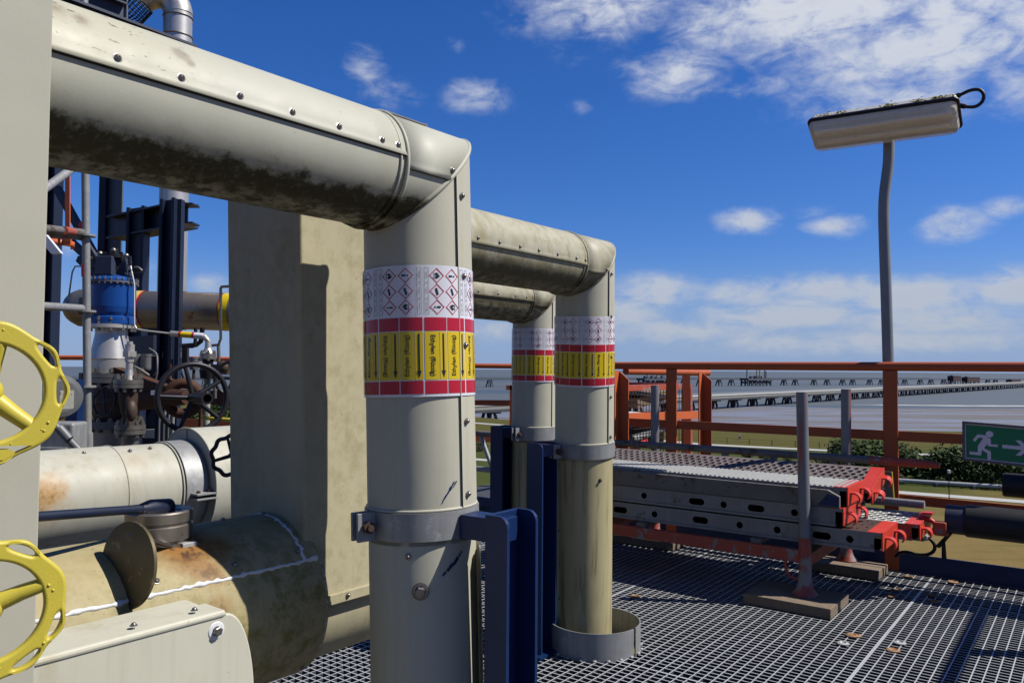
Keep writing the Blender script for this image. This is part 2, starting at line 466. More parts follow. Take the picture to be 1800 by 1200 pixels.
M = {}
def setup_materials():
    cl = (0.52, 0.505, 0.41)
    M['clad'] = cladding('clad_upright', cl, stain=0.22, vstreak=0.10)
    M['clad_dull'] = cladding('clad_lower', (0.42, 0.40, 0.315), stain=0.35, vstreak=0.22)
    E1_ = W(732, 321, 1.66); PH_ = V((sin(radians(38.5)), cos(radians(38.5)), 0)); PS_ = V((PH_.y, -PH_.x, 0))
    sp_ = [(-.775, .80, .035), (-.745, .72, .030), (-.715, .66, .022), (-.575, .62, .020), (-.565, .50, .012)]
    pr_ = [(E1_ + PH_ * t_ + (PS_ * cos(a_) + ZZ * sin(a_)) * .1125, r_, .85) for t_, a_, r_ in sp_]
    M['clad_p1h'] = cladding('clad_overgrown', (0.495, 0.492, 0.415), grime=(1.44, 0.112), stain=0.16, rust=pr_, rcol=(0.23, 0.19, 0.155), scratch=(E1_ - PH_ * .80, .34))
    M['clad_p2h'] = cladding('clad_dirty', (0.46, 0.44, 0.34), grime=(1.46, 0.125), gsoft=0.55, stain=0.7, lichen=0.55, vstreak=0.2)
    M['clad_p2lo'] = cladding('clad_yellowed', (0.47, 0.415, 0.24), stain=0.6, vstreak=0.9)
    M['panel'] = cladding('clad_panel', (0.455, 0.445, 0.37), stain=0.12, rough=0.6)
    M['column'] = cladding('clad_mottled', (0.485, 0.440, 0.300), stain=0.35, lichen=0.32, rough=0.65, vstreak=0.15)
    M['white_clad'] = cladding('clad_white', (0.50, 0.49, 0.42), stain=0.55, vstreak=0.22, rcol=(0.46, 0.24, 0.05), rust=[(W(72, 870, 2.22), 0.13, 0.9), (W(240, 800, 2.5), 0.07, 0.25)])
    M['front_clad'] = cladding('clad_front', (0.60, 0.585, 0.485), stain=0.65, rough=0.55, vstreak=0.12)
    M['steel'] = paint('stainless_steel', (0.42, 0.395, 0.36), 0.40, 0.7, 0.25, 5, (0.24, 0.22, 0.19), 0.62, 12)
    M['old_steel'] = paint('tarnished_steel', (0.20, 0.18, 0.155), 0.45, 0.85, 0.35, 7, (0.10, 0.055, 0.025), 0.62, 14)
    M['pipe_brown'] = paint('browned_steel', (0.30, 0.245, 0.185), 0.36, 0.75, 0.35, 6, (0.16, 0.10, 0.06), 0.60, 10)
    M['nozzle'] = paint('bare_nozzle_steel', (0.27, 0.235, 0.20), 0.33, 0.85, 0.35, 20, (0.10, 0.06, 0.035), 0.62, 30)
    M['bolt'] = paint('bolt_metal', (0.20, 0.185, 0.17), 0.38, 0.9, 0.3, 40)
    M['zinc'] = paint('galvanised_steel', (0.33, 0.33, 0.325), 0.52, 0.3, 0.30, 18, (0.40, 0.41, 0.42), 0.60, 24, streak=0.4)
    M['pole'] = paint('pole_zinc', (0.27, 0.285, 0.305), 0.5, 0.3, 0.2, 9, (0.30, 0.31, 0.32), 0.62, 30)
    M['zinc_dirty'] = paint('weathered_zinc', (0.185, 0.170, 0.155), 0.62, 0.25, 0.35, 9, (0.11, 0.075, 0.05), 0.56, 16)
    M['zinc_bright'] = paint('bright_zinc', (0.50, 0.50, 0.47), 0.5, 0.3, 0.25, 30, (0.35, 0.28, 0.17), 0.64, 25)
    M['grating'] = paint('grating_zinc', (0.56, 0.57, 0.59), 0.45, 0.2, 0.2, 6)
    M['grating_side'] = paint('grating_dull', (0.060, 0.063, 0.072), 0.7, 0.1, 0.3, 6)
    M['deck_side'] = paint('worn_deck_side', (0.27, 0.265, 0.255), 0.55, 0.2, 0.32, 7, (0.15, 0.12, 0.10), 0.60, 14, streak=0.3)
    M['deck_brown'] = paint('worn_deck', (0.20, 0.165, 0.155), 0.6, 0.2, 0.3, 9, (0.13, 0.085, 0.07), 0.55, 14)
    M['navy'] = paint('navy_paint', (0.005, 0.024, 0.095), 0.40, 0, 0.25, 6, (0.012, 0.03, 0.09), 0.66, 30, spec=0.3)
    M['navy_dull'] = paint('weathered_navy', (0.034, 0.044, 0.078), 0.6, 0, 0.35, 5, (0.20, 0.085, 0.03), 0.72, 9)
    M['navy_dark'] = paint('dark_navy', (0.010, 0.017, 0.042), 0.5, 0, 0.25, 6, (0.02, 0.03, 0.06), 0.66, 30, spec=0.3)
    M['navy_sunlit'] = paint('sunlit_weathered_navy', (0.085, 0.115, 0.150), 0.6, 0, 0.3, 5, (0.20, 0.12, 0.08), 0.74, 9)  # column web: sunlight put into the navy
    M['blue'] = paint('blue_paint', (0.008, 0.062, 0.27), 0.28, 0, 0.2, 6, (0.02, 0.03, 0.06), 0.70, 22)
    M['orange'] = paint('orange_paint', (0.62, 0.135, 0.040), 0.45, 0, 0.14, 7, (0.30, 0.22, 0.17), 0.73, 35)
    M['rail_red'] = paint('red_orange_paint', (0.47, 0.100, 0.028), 0.5, 0, 0.16, 7, (0.34, 0.26, 0.20), 0.74, 30)
    M['red'] = paint('scaffold_red', (0.62, 0.050, 0.030), 0.42, 0, 0.2, 12, (0.30, 0.24, 0.22), 0.63, 45)
    M['red_worn'] = paint('worn_red', (0.42, 0.075, 0.040), 0.55, 0, 0.25, 9, (0.24, 0.23, 0.23), 0.55, 14)
    M['yellow'] = paint('yellow_enamel', (0.60, 0.49, 0.055), 0.42, 0, 0.10, 30, (0.045, 0.042, 0.03), 0.672, 75, bump=0.2)
    M['black'] = paint('black_rubber', (0.012, 0.012, 0.015), 0.55, 0, 0.3, 10)
    M['black_metal'] = paint('black_metal', (0.022, 0.02, 0.024), 0.42, 0.3, 0.3, 12)
    M['clip_rust'] = paint('clip_rust', (0.34, 0.19, 0.09), 0.75, 0.1, 0.35, 40)
    M['rust'] = paint('rusty_iron', (0.085, 0.034, 0.018), 0.75, 0.2, 0.4, 14, (0.05, 0.025, 0.015), 0.55, 25)
    M['rust_brown'] = paint('brown_primer', (0.075, 0.045, 0.034), 0.6, 0.2, 0.35, 14)
    M['sealant'] = paint('white_sealant', (0.74, 0.74, 0.74), 0.5, 0, 0.08, 20, bump=0.5)
    M['wood'] = None
    t = NT('old_timber')
    g = t.noise(1.0, 6, 0.6, t.stretch((40, 40, 40), (0, 0, PA)))
    g2 = t.noise(1.0, 5, 0.65, t.stretch((90, 6, 90), (0, 0, -PA)))
    c = t.mix(g2, (0.13, 0.085, 0.05), (0.27, 0.20, 0.13)); c = t.mix(t.ramp(g, 0.55, 0.7, 0, 0.5), c, (0.075, 0.05, 0.035))
    M['wood'] = t.fin(c, 0.8, 0, g2, 0.5, 0.003)
    M['label_white'] = paint('label_white', (0.76, 0.75, 0.79), 0.22, 0, 0.03, 8, bump=0.0)
    M['label_red'] = paint('label_red', (0.50, 0.016, 0.038), 0.22, 0, 0.05, 8, bump=0.0)
    M['label_yellow'] = paint('label_yellow', (0.74, 0.53, 0.010), 0.22, 0, 0.04, 8, bump=0.0)
    M['ink'] = paint('black_ink', (0.022, 0.022, 0.022), 0.35, 0, 0.05, 8, bump=0.0)
    M['ink_grey'] = paint('grey_ink', (0.16, 0.16, 0.17), 0.35, 0, 0.05, 8, bump=0.0)
    M['sign_green'] = paint('sign_green', (0.004, 0.230, 0.100), 0.3, 0, 0.05, 8, bump=0.0)
    M['sign_white'] = paint('sign_white', (0.85, 0.83, 0.88), 0.35, 0, 0.04, 8, bump=0.0)
    M['sign_frame'] = paint('sign_frame', (0.16, 0.14, 0.145), 0.5, 0.2, 0.15, 20)
    M['pink_tape'] = paint('red_tape', (0.70, 0.05, 0.07), 0.4, 0, 0.1, 20)
    M['box_grey'] = paint('grey_enclosure', (0.36, 0.36, 0.30), 0.55, 0, 0.2, 30, (0.16, 0.13, 0.05), 0.55, 40)
    M['grey_cast'] = paint('grey_casting', (0.16, 0.16, 0.165), 0.5, 0.3, 0.2, 18)
    M['disc_brown'] = paint('patinated_disc', (0.085, 0.07, 0.040), 0.5, 0.6, 0.35, 20, (0.16, 0.13, 0.07), 0.58, 45)
    # lamp
    t = NT('lamp_housing')
    n = t.noise(14, 5); li = t.noise(24, 7, 0.7)
    c = t.mix(n, (0.52, 0.50, 0.46), (0.75, 0.72, 0.67))
    c = t.mix(t.ramp(t.noise(40, 5), 0.56, 0.66, 0, 0.6), c, (0.05, 0.05, 0.045))
    M['lamp'] = t.fin(c, 0.7, 0, n, 0.2, 0.002)
    M['lichen'] = paint('orange_lichen', (0.30, 0.22, 0.015), 0.9, 0, 0.4, 90, (0.07, 0.07, 0.05), 0.6, 60)
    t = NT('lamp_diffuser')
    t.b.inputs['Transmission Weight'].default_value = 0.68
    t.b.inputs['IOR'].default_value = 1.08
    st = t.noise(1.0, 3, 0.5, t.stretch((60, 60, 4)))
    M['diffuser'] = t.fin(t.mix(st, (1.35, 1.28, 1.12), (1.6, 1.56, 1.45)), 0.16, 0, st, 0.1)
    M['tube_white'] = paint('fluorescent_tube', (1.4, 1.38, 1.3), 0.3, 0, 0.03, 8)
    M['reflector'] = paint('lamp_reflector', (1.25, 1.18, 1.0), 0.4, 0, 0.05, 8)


setup_materials()


# ------------------------------------------------------------------ ground, sea, land
def sheet(name, poly, mat, label, thick=None):
    b = MB()
    if thick: b.prism(poly, V((0, 0, -thick)))
    else: b.add(poly, [tuple(range(len(poly)))])
    o = b.build(name, mat)
    if o.data.polygons[0].normal.z < 0 and not thick: o.data.flip_normals()
    o['kind'] = 'structure'; o['label'] = label
    return o


SEA, LAND = -19.0, -14.0


def build_landscape():
    t = NT('sea_water')
    st = t.noise(1.0, 5, 0.6, t.stretch((0.006, 0.05, 1)))
    st2 = t.noise(1.0, 4, 0.6, t.stretch((0.0008, 0.006, 1), (0, 0, 0.1)))
    c = t.mix(st, (0.082, 0.100, 0.112), (0.122, 0.138, 0.148))
    c = t.mix(t.ramp(st2, 0.50, 0.62, 0, 0.8), c, (0.055, 0.085, 0.125))
    cap = t.noise(1.0, 2, 0.6, t.stretch((0.035, 0.22, 1)))
    c = t.mix(t.ramp(cap, 0.71, 0.76, 0, 0.5), c, (0.45, 0.46, 0.46))
    sea_m = t.fin(c, 0.62, 0, st, 0.3, 1.0, 0.25)
    R = 30000
    sheet('sea', [V((R * cos(a), R * sin(a), SEA)) for a in [2 * pi * i / 96 for i in range(96)]], sea_m, 'grey blue sea reaching to the horizon')
    t = NT('wet_mud')
    a = t.noise(1.0, 6, 0.65, t.stretch((0.010, 0.075, 1), (0, 0, 0.06)))
    b_ = t.noise(1.0, 4, 0.6, t.stretch((0.03, 0.35, 1), (0, 0, -0.05)))
    wet = t.ramp(t.math('ADD', a, t.math('MULTIPLY', t.math('SUBTRACT', b_, 0.5), 0.5)), 0.42, 0.60)
    c = t.mix(wet, (0.130, 0.112, 0.100), (0.215, 0.228, 0.268))
    c = t.mix(t.ramp(b_, 0.66, 0.74, 0, 0.6), c, (0.42, 0.45, 0.51))
    mud_m = t.fin(c, t.ramp(wet, 0, 1, 0.75, 0.4), 0, a, 0.2, 0.3, 0.35)
    far = [GB(x, y, SEA + 0.05) for x, y in ((-900, 664), (150, 672), (865, 703), (1080, 708), (1300, 716), (1500, 721), (1800, 724), (2800, 728))]
    near = [GB(x, y, SEA + 0.05) for x, y in ((2800, 900), (1800, 900), (1000, 880), (600, 850), (-900, 800))]
    sheet('mudflat', far + near, mud_m, 'wet tidal mudflat with silvery streaks between dike and open water')
    # a white surf line at the edge of the flat
    t = NT('surf_foam'); n = t.noise(1.0, 4, 0.6, t.stretch((0.05, 0.6, 1)))
    foam_m = t.fin(t.mix(t.ramp(n, 0.42, 0.6), (0.22, 0.22, 0.22), (0.62, 0.62, 0.6)), 0.8)
    up = [GB(x, y, SEA + 0.1) for x, y in ((1500, 714.5), (1600, 715.5), (1700, 717), (1800, 718), (2300, 722))]
    lo = [GB(x, y, SEA + 0.1) for x, y in ((2300, 724), (1800, 720), (1700, 719.3), (1600, 717), (1500, 715.2))]
    sheet('surf', up + lo, foam_m, 'thin white surf line on the shallow water')

    t = NT('dry_grass_land')
    n1 = t.noise(0.035, 5, 0.6); n2 = t.noise(0.35, 5, 0.65); n3 = t.noise(1.0, 4, 0.6, t.stretch((0.05, 0.5, 1), (0, 0, -0.15)))
    y = t.sepz(1)
    dry = t.mix(n2, (0.150, 0.104, 0.030), (0.245, 0.172, 0.060))
    grn = t.mix(n2, (0.042, 0.060, 0.009), (0.075, 0.088, 0.017))
    olive = t.mix(n2, (0.075, 0.070, 0.012), (0.108, 0.094, 0.019))
    f = t.math('ADD', y, t.math('MULTIPLY', t.math('SUBTRACT', n1, 0.5), 60))
    c = t.mix(t.ramp(f, 78, 110), dry, grn)
    c = t.mix(t.ramp(y, 148, 156), c, olive)
    c = t.mix(t.ramp(n3, 0.5, 0.7, 0, 0.35), c, (0.075, 0.075, 0.02))
    land_m = t.fin(c, 0.95, 0, n2, 0.5, 0.2, 0.1)
    edge = [GB(x, y_, LAND) for x, y_ in ((-3000, 690), (-600, 688), (150, 690), (600, 712), (865, 735), (1000, 748), (1250, 756), (1700, 763), (2300, 768), (4200, 775))]
    back = [V((420, -250, LAND)), V((-700, -250, LAND))]
    sheet('land', edge + back, land_m, 'flat grassland behind the dike, green near the shore and dry nearer', thick=6.0)

    def strip(name, mid, w0, mat, label, dz):
        P = [GB(x, y_, LAND + dz) for x, y_ in mid]
        A, B = [], []
        for i, p in enumerate(P):
            d = (P[min(i + 1, len(P) - 1)] - P[max(0, i - 1)]).normalized(); s_ = V((-d.y, d.x, 0)) * w0 / 2
            A.append(p + s_); B.append(p - s_)
        return sheet(name, A + B[::-1], mat, label)
    t = NT('pale_concrete'); n = t.noise(0.6, 5, 0.6)
    pale = t.fin(t.mix(n, (0.36, 0.35, 0.33), (0.50, 0.49, 0.46)), 0.9)
    strip('path', [(600, 734), (828, 742), (900, 748), (1100, 770), (1240, 783), (1440, 794), (1690, 806), (2000, 818)], 3.2, pale, 'pale concrete path at the foot of the dike', 0.05)
    strip('road', [(700, 796), (830, 806), (1000, 818), (1300, 842), (1580, 869), (1800, 887), (2000, 903)], 2.6, pale, 'pale track through the dry grass', 0.06)
    return land_m


build_landscape()

# added lower deck, coloured dark for the shade in the grating's gaps
t = NT('lower_deck'); n = t.noise(3, 5)
lower_m = t.fin(t.mix(n, (0.030, 0.032, 0.036), (0.055, 0.056, 0.06)), 0.9)
b = MB(); b.prism([uvz(-3, -5, -3.2), uvz(4.55, -5, -3.2), uvz(4.55, 3, -3.2), uvz(-3, 3, -3.2)], V((0, 0, -0.15)))
o = b.build('lower_floor', lower_m); o['kind'] = 'structure'; o['label'] = 'added solid deck below the grating, coloured dark for the shade in its gaps'


# ------------------------------------------------------------------ grating floor
def build_floor():
    root = bpy.data.objects.new('floor', None); COL.objects.link(root); root['kind'] = 'structure'
    root['label'] = 'galvanised open steel grating floor of the platform'
    vj = [-5.22, -4.09, -2.96, -1.83, -0.70, 0.43, 1.56]
    uj = [(-0.6, 0.97), (0.97, 2.535), (2.535, 4.10), (4.106, 4.575)]
    T = 0.030

    def hole(u, v, p):      # gaps cut round the pipes
        c, r = p
        return (u - c[0]) ** 2 + (v - c[1]) ** 2 < r * r
    pc = G(1045, 1133, 0)
    holes = [((pc.dot(U), pc.dot(VV)), 0.165)]
    rnd = random.Random(3)
    for i in range(len(vj) - 1):
        for (u0, u1) in uj:
            v0, v1 = vj[i] + 0.003, vj[i + 1] - 0.003
            b = MB()
            def strip_u(v, w=0.0042, h=T, z=0.0):
                seg = [(u0, u1)]
                for (c, r) in holes:
                    dv = v - c[1]
                    if abs(dv) < r and u0 < c[0] < u1:
                        k = sqrt(r * r - dv * dv); seg = [(u0, c[0] - k), (c[0] + k, u1)]
                for a, e in seg:
                    b.box(uvz((a + e) / 2, v, z - h / 2), (e - a, w, h), (U, VV, ZZ))
            n = int(round((v1 - v0) / 0.0357)); step = (v1 - v0) / n
            for k in range(n + 1):
                strip_u(v0 + k * step, 0.0055 if k in (0, n) else 0.0040)
            ph = rnd.random() * 0.02
            m_ = int((u1 - u0) / 0.030)
            for k in range(1, m_):
                u = u0 + ph + k * 0.030
                if u > u1 - 0.006: break
                seg = [(v0, v1)]
                for (c, r) in holes:
                    du = u - c[0]
                    if abs(du) < r and v0 < c[1] < v1:
                        kk = sqrt(r * r - du * du); seg = [(v0, c[1] - kk), (c[1] + kk, v1)]
                for a, e in seg:
                    b.box(uvz(u, (a + e) / 2, -0.0004 - 0.006), (0.0042, e - a, 0.012), (U, VV, ZZ))
            for u in (u0 + 0.002, u1 - 0.002):
                b.box(uvz(u, (v0 + v1) / 2, 0.0006 - T / 2), (0.004, v1 - v0, T), (U, VV, ZZ))
            for q_ in range(0, len(b.f), 6):            # bright top faces, dark dull side faces
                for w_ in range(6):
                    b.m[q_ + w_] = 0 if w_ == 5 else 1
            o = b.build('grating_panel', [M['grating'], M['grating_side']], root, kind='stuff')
    # beams that carry the grating
    b = MB()
    for u in (0.97, 2.535, 3.30, 4.10):
        o = MB().box(uvz(u, -1.8, -0.038), (0.10, 6.8, 0.014), (U, VV, ZZ)).box(uvz(u, -1.8, -0.125), (0.012, 6.8, 0.155), (U, VV, ZZ)).build('support_beam', M['zinc'] if u == 3.30 else M['navy'], root)
    # saddle clips
    cl = MB()
    cl.lathe((0, 0, 0.001), ZZ, [(0, 0.024), (0.003, 0.024), (0.006, 0.016), (0.002, 0.010), (0.002, 0)], 16)
    c0 = cl.build('grating_clip', M['clip_rust'], root)
    spots = [(1575, 1037), (1568, 1048), (1640, 1046), (1643, 1057), (1570, 1143), (1498, 1117), (1503, 1117), (1117, 1048), (1597, 1014), (1675, 1023)]
    for k, (x, y) in enumerate(spots):
        mt = Matrix.Translation(G(x, y, 0.001))
        if k == 0: c0.matrix_basis = mt
        else: place(c0, root, mt)
    cz = MB(); cz.lathe((0, 0, 0.001), ZZ, [(0, 0.023), (0.003, 0.023), (0.006, 0.012), (0.002, 0.009), (0.002, 0)], 14)
    c1 = cz.build('grating_clip', M['zinc_bright'], root); c1.matrix_basis = Matrix.Translation(G(1582, 1130, 0.001))
    place(c1, root, Matrix.Translation(G(1482, 1131, 0.001)))
    return root


FLOOR = build_floor()


# ------------------------------------------------------------------ insulated pipes with marker bands
PIPE_AZ = radians(38.5)
PH = V((sin(PIPE_AZ), cos(PIPE_AZ), 0)); PS = V((PH.y, -PH.x, 0))      # run direction, its side towards the camera


def make_screw(name='screw', mat=None, r=0.0052, hexa=False):
    b = MB()
    b.lathe((0, 0, 0), ZZ, [(0, r * 1.25), (0.0008, r * 1.25), (0.0012, r * 0.95)], 14, 0)
    if hexa:
        b.lathe((0, 0, 0.0012), ZZ, [(0, r * 0.92), (r * 0.8, r * 0.92), (r * 0.95, r * 0.75), (r * 0.95, 0)], 6)
        for i in range(len(b.s)): b.s[i] = False
    else:
        b.lathe((0, 0, 0.0012), ZZ, [(0, r * 0.9), (r * 0.45, r * 0.82), (r * 0.75, r * 0.5), (r * 0.8, 0.30 * r)], 14, 0, sharp=False)
        b.lathe((0, 0, 0.0012), ZZ, [(r * 0.8, r * 0.3), (r * 0.4, r * 0.25), (r * 0.4, 0)], 6, 0)
    me = b.build(name, mat or M['bolt'])
    o = me
    return o


SCREW = make_screw(); HEX = make_screw('bolt', M['rust_brown'], 0.009, True); HEXZ = make_screw('bolt', M['bolt'], 0.009, True)
_used = set()


def screw(parent, p, n, proto=None, scale=1.0):
    proto = proto or SCREW
    m = frame(p, n) @ Matrix.Scale(scale, 4) @ Matrix.Rotation(random.random() * 6, 4, 'Z')
    if proto.name not in _used:
        _used.add(proto.name)
        proto.parent = parent; proto.matrix_basis = Matrix.Translation(-org(parent)) @ m
        return proto
    return place(proto, parent, m)


def text_mesh(s, bold=0.012):
    cu = bpy.data.curves.new('txt', 'FONT'); cu.body = s; cu.align_x = 'CENTER'; cu.align_y = 'CENTER'; cu.offset = bold
    cu.resolution_u = 3
    ob = bpy.data.objects.new('txt', cu); COL.objects.link(ob)
    bpy.context.view_layer.update()
    me = bpy.data.meshes.new_from_object(ob.evaluated_get(bpy.context.evaluated_depsgraph_get()))
    vs = [v.co.copy() for v in me.vertices]; fs = [tuple(p.vertices) for p in me.polygons]
    bpy.data.objects.remove(ob); bpy.data.curves.remove(cu); bpy.data.meshes.remove(me)
    x0 = min(v.x for v in vs); x1 = max(v.x for v in vs)
    y0 = min(v.y for v in vs); y1 = max(v.y for v in vs)
    return [((v.x - (x0 + x1) / 2) / (x1 - x0), (v.y - (y0 + y1) / 2) / (x1 - x0)) for v in vs], fs


TXT = text_mesh('Ethylen (flüssig)', 0.016)
TXT_SMALL = [text_mesh(s, 0.0) for s in ('GEFAHR', 'H220 H280', 'H336', 'Ethylen')]


def label_band(parent, cylpt, s0, s1, phi_seam):
    """printed marker band: white pictogram field, red bars, yellow text field. cylpt(phi_deg, s, dr)"""
    k = (s1 - s0) / 0.2575
    b = MB()

    def patch(f0, f1, a, e, dr, mi):
        n = max(1, int(abs(f1 - f0) / 4) + 1)
        vs = [cylpt(f0 + (f1 - f0) * i / n, s, dr) for i in range(n + 1) for s in (a, e)]
        b.add(vs, [(2 * i, 2 * i + 1, 2 * i + 3, 2 * i + 2) for i in range(n)], mi, True)

    def poly(fc, sc_, pts, dr, mi, rot=0.0):      # pts in metres: x to the right, y up
        vs = []
        for x, y in pts:
            X = x * cos(rot) - y * sin(rot); Y = x * sin(rot) + y * cos(rot)
            vs.append(cylpt(fc + math.degrees(X * k / 0.1125), sc_ - Y * k, dr))
        b.add(vs, [tuple(range(len(vs)))], mi)

    def frame_(fc, sc_, outer, inner, dr, mi):
        n = len(outer)
        vs = [cylpt(fc + math.degrees(x * k / 0.1125), sc_ - y * k, dr) for x, y in outer + inner]
        b.add(vs, [(i, (i + 1) % n, n + (i + 1) % n, n + i) for i in range(n)], mi)

    def text(tm, fc, sc_, length, rot, dr, mi):
        vs = []
        for x, y in tm[0]:
            X = (x * cos(rot) - y * sin(rot)) * length; Y = (x * sin(rot) + y * cos(rot)) * length
            vs.append(cylpt(fc + math.degrees(X * k / 0.1125), sc_ - Y * k, dr))
        b.add(vs, tm[1], mi)
    S = lambda y: s0 + y * k
    patch(0, 360, S(0), S(.2575), 0.0035, 0)
    flame = [(-.0062, -.0048), (.0062, -.0048), (.0062, -.0058), (-.0062, -.0058)]
    flame2 = [(-.0036, -.0040), (-.0058, -.0008), (-.0046, .0030), (-.0036, .0006), (-.0026, .0058), (-.0004, .0022), (.0006, .0078), (.0030, .0036), (.0036, .0056), (.0052, .0008), (.0058, -.0012), (.0036, -.0040), (.0014, -.0024), (-.0006, .0006), (-.0016, -.0026)]
    excl = [(-.0013, -.0012), (.0013, -.0012), (.0020, .0072), (-.0020, .0072)]
    dot = [(.0017 * cos(a), -.0046 + .0017 * sin(a)) for a in [2 * pi * i / 8 for i in range(8)]]
    bottle = [(-.0072, -.0008), (-.0058, -.0022), (.0072, -.0022), (.0072, .0018), (-.0056, .0018)]
    for sh in range(8):
        f = phi_seam + 48 * sh - 144
        if sh == 7: wid = 24
        else: wid = 48
        rot = -pi / 2
        for col, (fc, kinds) in enumerate(((14.0, 'FBE'), (31.0, 'EBF'))):
            if wid == 24 and col == 1: continue
            flip = rot if col == 0 else -rot
            for r_, kd in enumerate(kinds):
                sc_ = S(.0205 + .0310 * r_)
                d, w = .0152, .0130
                frame_(f + fc, sc_, [(d, 0), (0, d), (-d, 0), (0, -d)], [(w, 0), (0, w), (-w, 0), (0, -w)], .0042, 1)
                if kd == 'F':
                    poly(f + fc, sc_, flame, .0043, 3, flip); poly(f + fc, sc_, flame2, .0043, 3, flip)
                elif kd == 'E':
                    poly(f + fc, sc_, excl, .0043, 3, flip); poly(f + fc, sc_, dot, .0043, 3, flip)
                else: poly(f + fc, sc_, bottle, .0043, 3, rot + (0.25 if col == 0 else 0.30))
        for fc, rr in ((3.6, -pi / 2), (44.2, pi / 2)):
            if wid == 24 and fc > 24: continue
            for r_ in range(3):
                sc_ = S(.0195 + .0310 * r_)
                ox, oy, t_ = .0043, .0146, .0006
                frame_(f + fc, sc_, [(-ox, -oy), (ox, -oy), (ox, oy), (-ox, oy)], [(-ox + t_, -oy + t_), (ox - t_, -oy + t_), (ox - t_, oy - t_), (-ox + t_, oy - t_)], .0042, 4)
                text(TXT_SMALL[(r_ + sh) % 4], f + fc, sc_, .019 if (r_ + sh) % 4 == 1 else .013, rr, .0043, 4)
        for half in range(2 if wid == 48 else 1):
            a = f + 24 * half + (0.9 if half == 0 else 0.5); e = f + 24 * (half + 1) - (0.5 if half == 0 else 0.9)
            patch(a, e, S(.1030), S(.1290), .0040, 1)
            patch(a, e, S(.2265), S(.2520), .0040, 1)
            m_ = a + (e - a) * 0.655
            patch(a, m_ - 0.25, S(.1305), S(.2245), .0040, 2)
            patch(m_ + 0.25, e, S(.1305), S(.2245), .0040, 2)
            text(TXT, (a + m_) / 2, S(.1775), .0800, -pi / 2 if half == 0 else pi / 2, .0044, 3)
            c = (m_ + e) / 2
            poly(c, S(.1775), [(-.0016, -.0300), (.0016, -.0300), (.0016, .0430), (-.0016, .0430)], .0044, 3)
            poly(c, S(.1775), [(0, -.0435), (.0044, -.0295), (-.0044, -.0295)], .00445, 3)
    return b.build('marker_band', [M['label_white'], M['label_red'], M['label_yellow'], M['ink'], M['ink_grey']], parent)


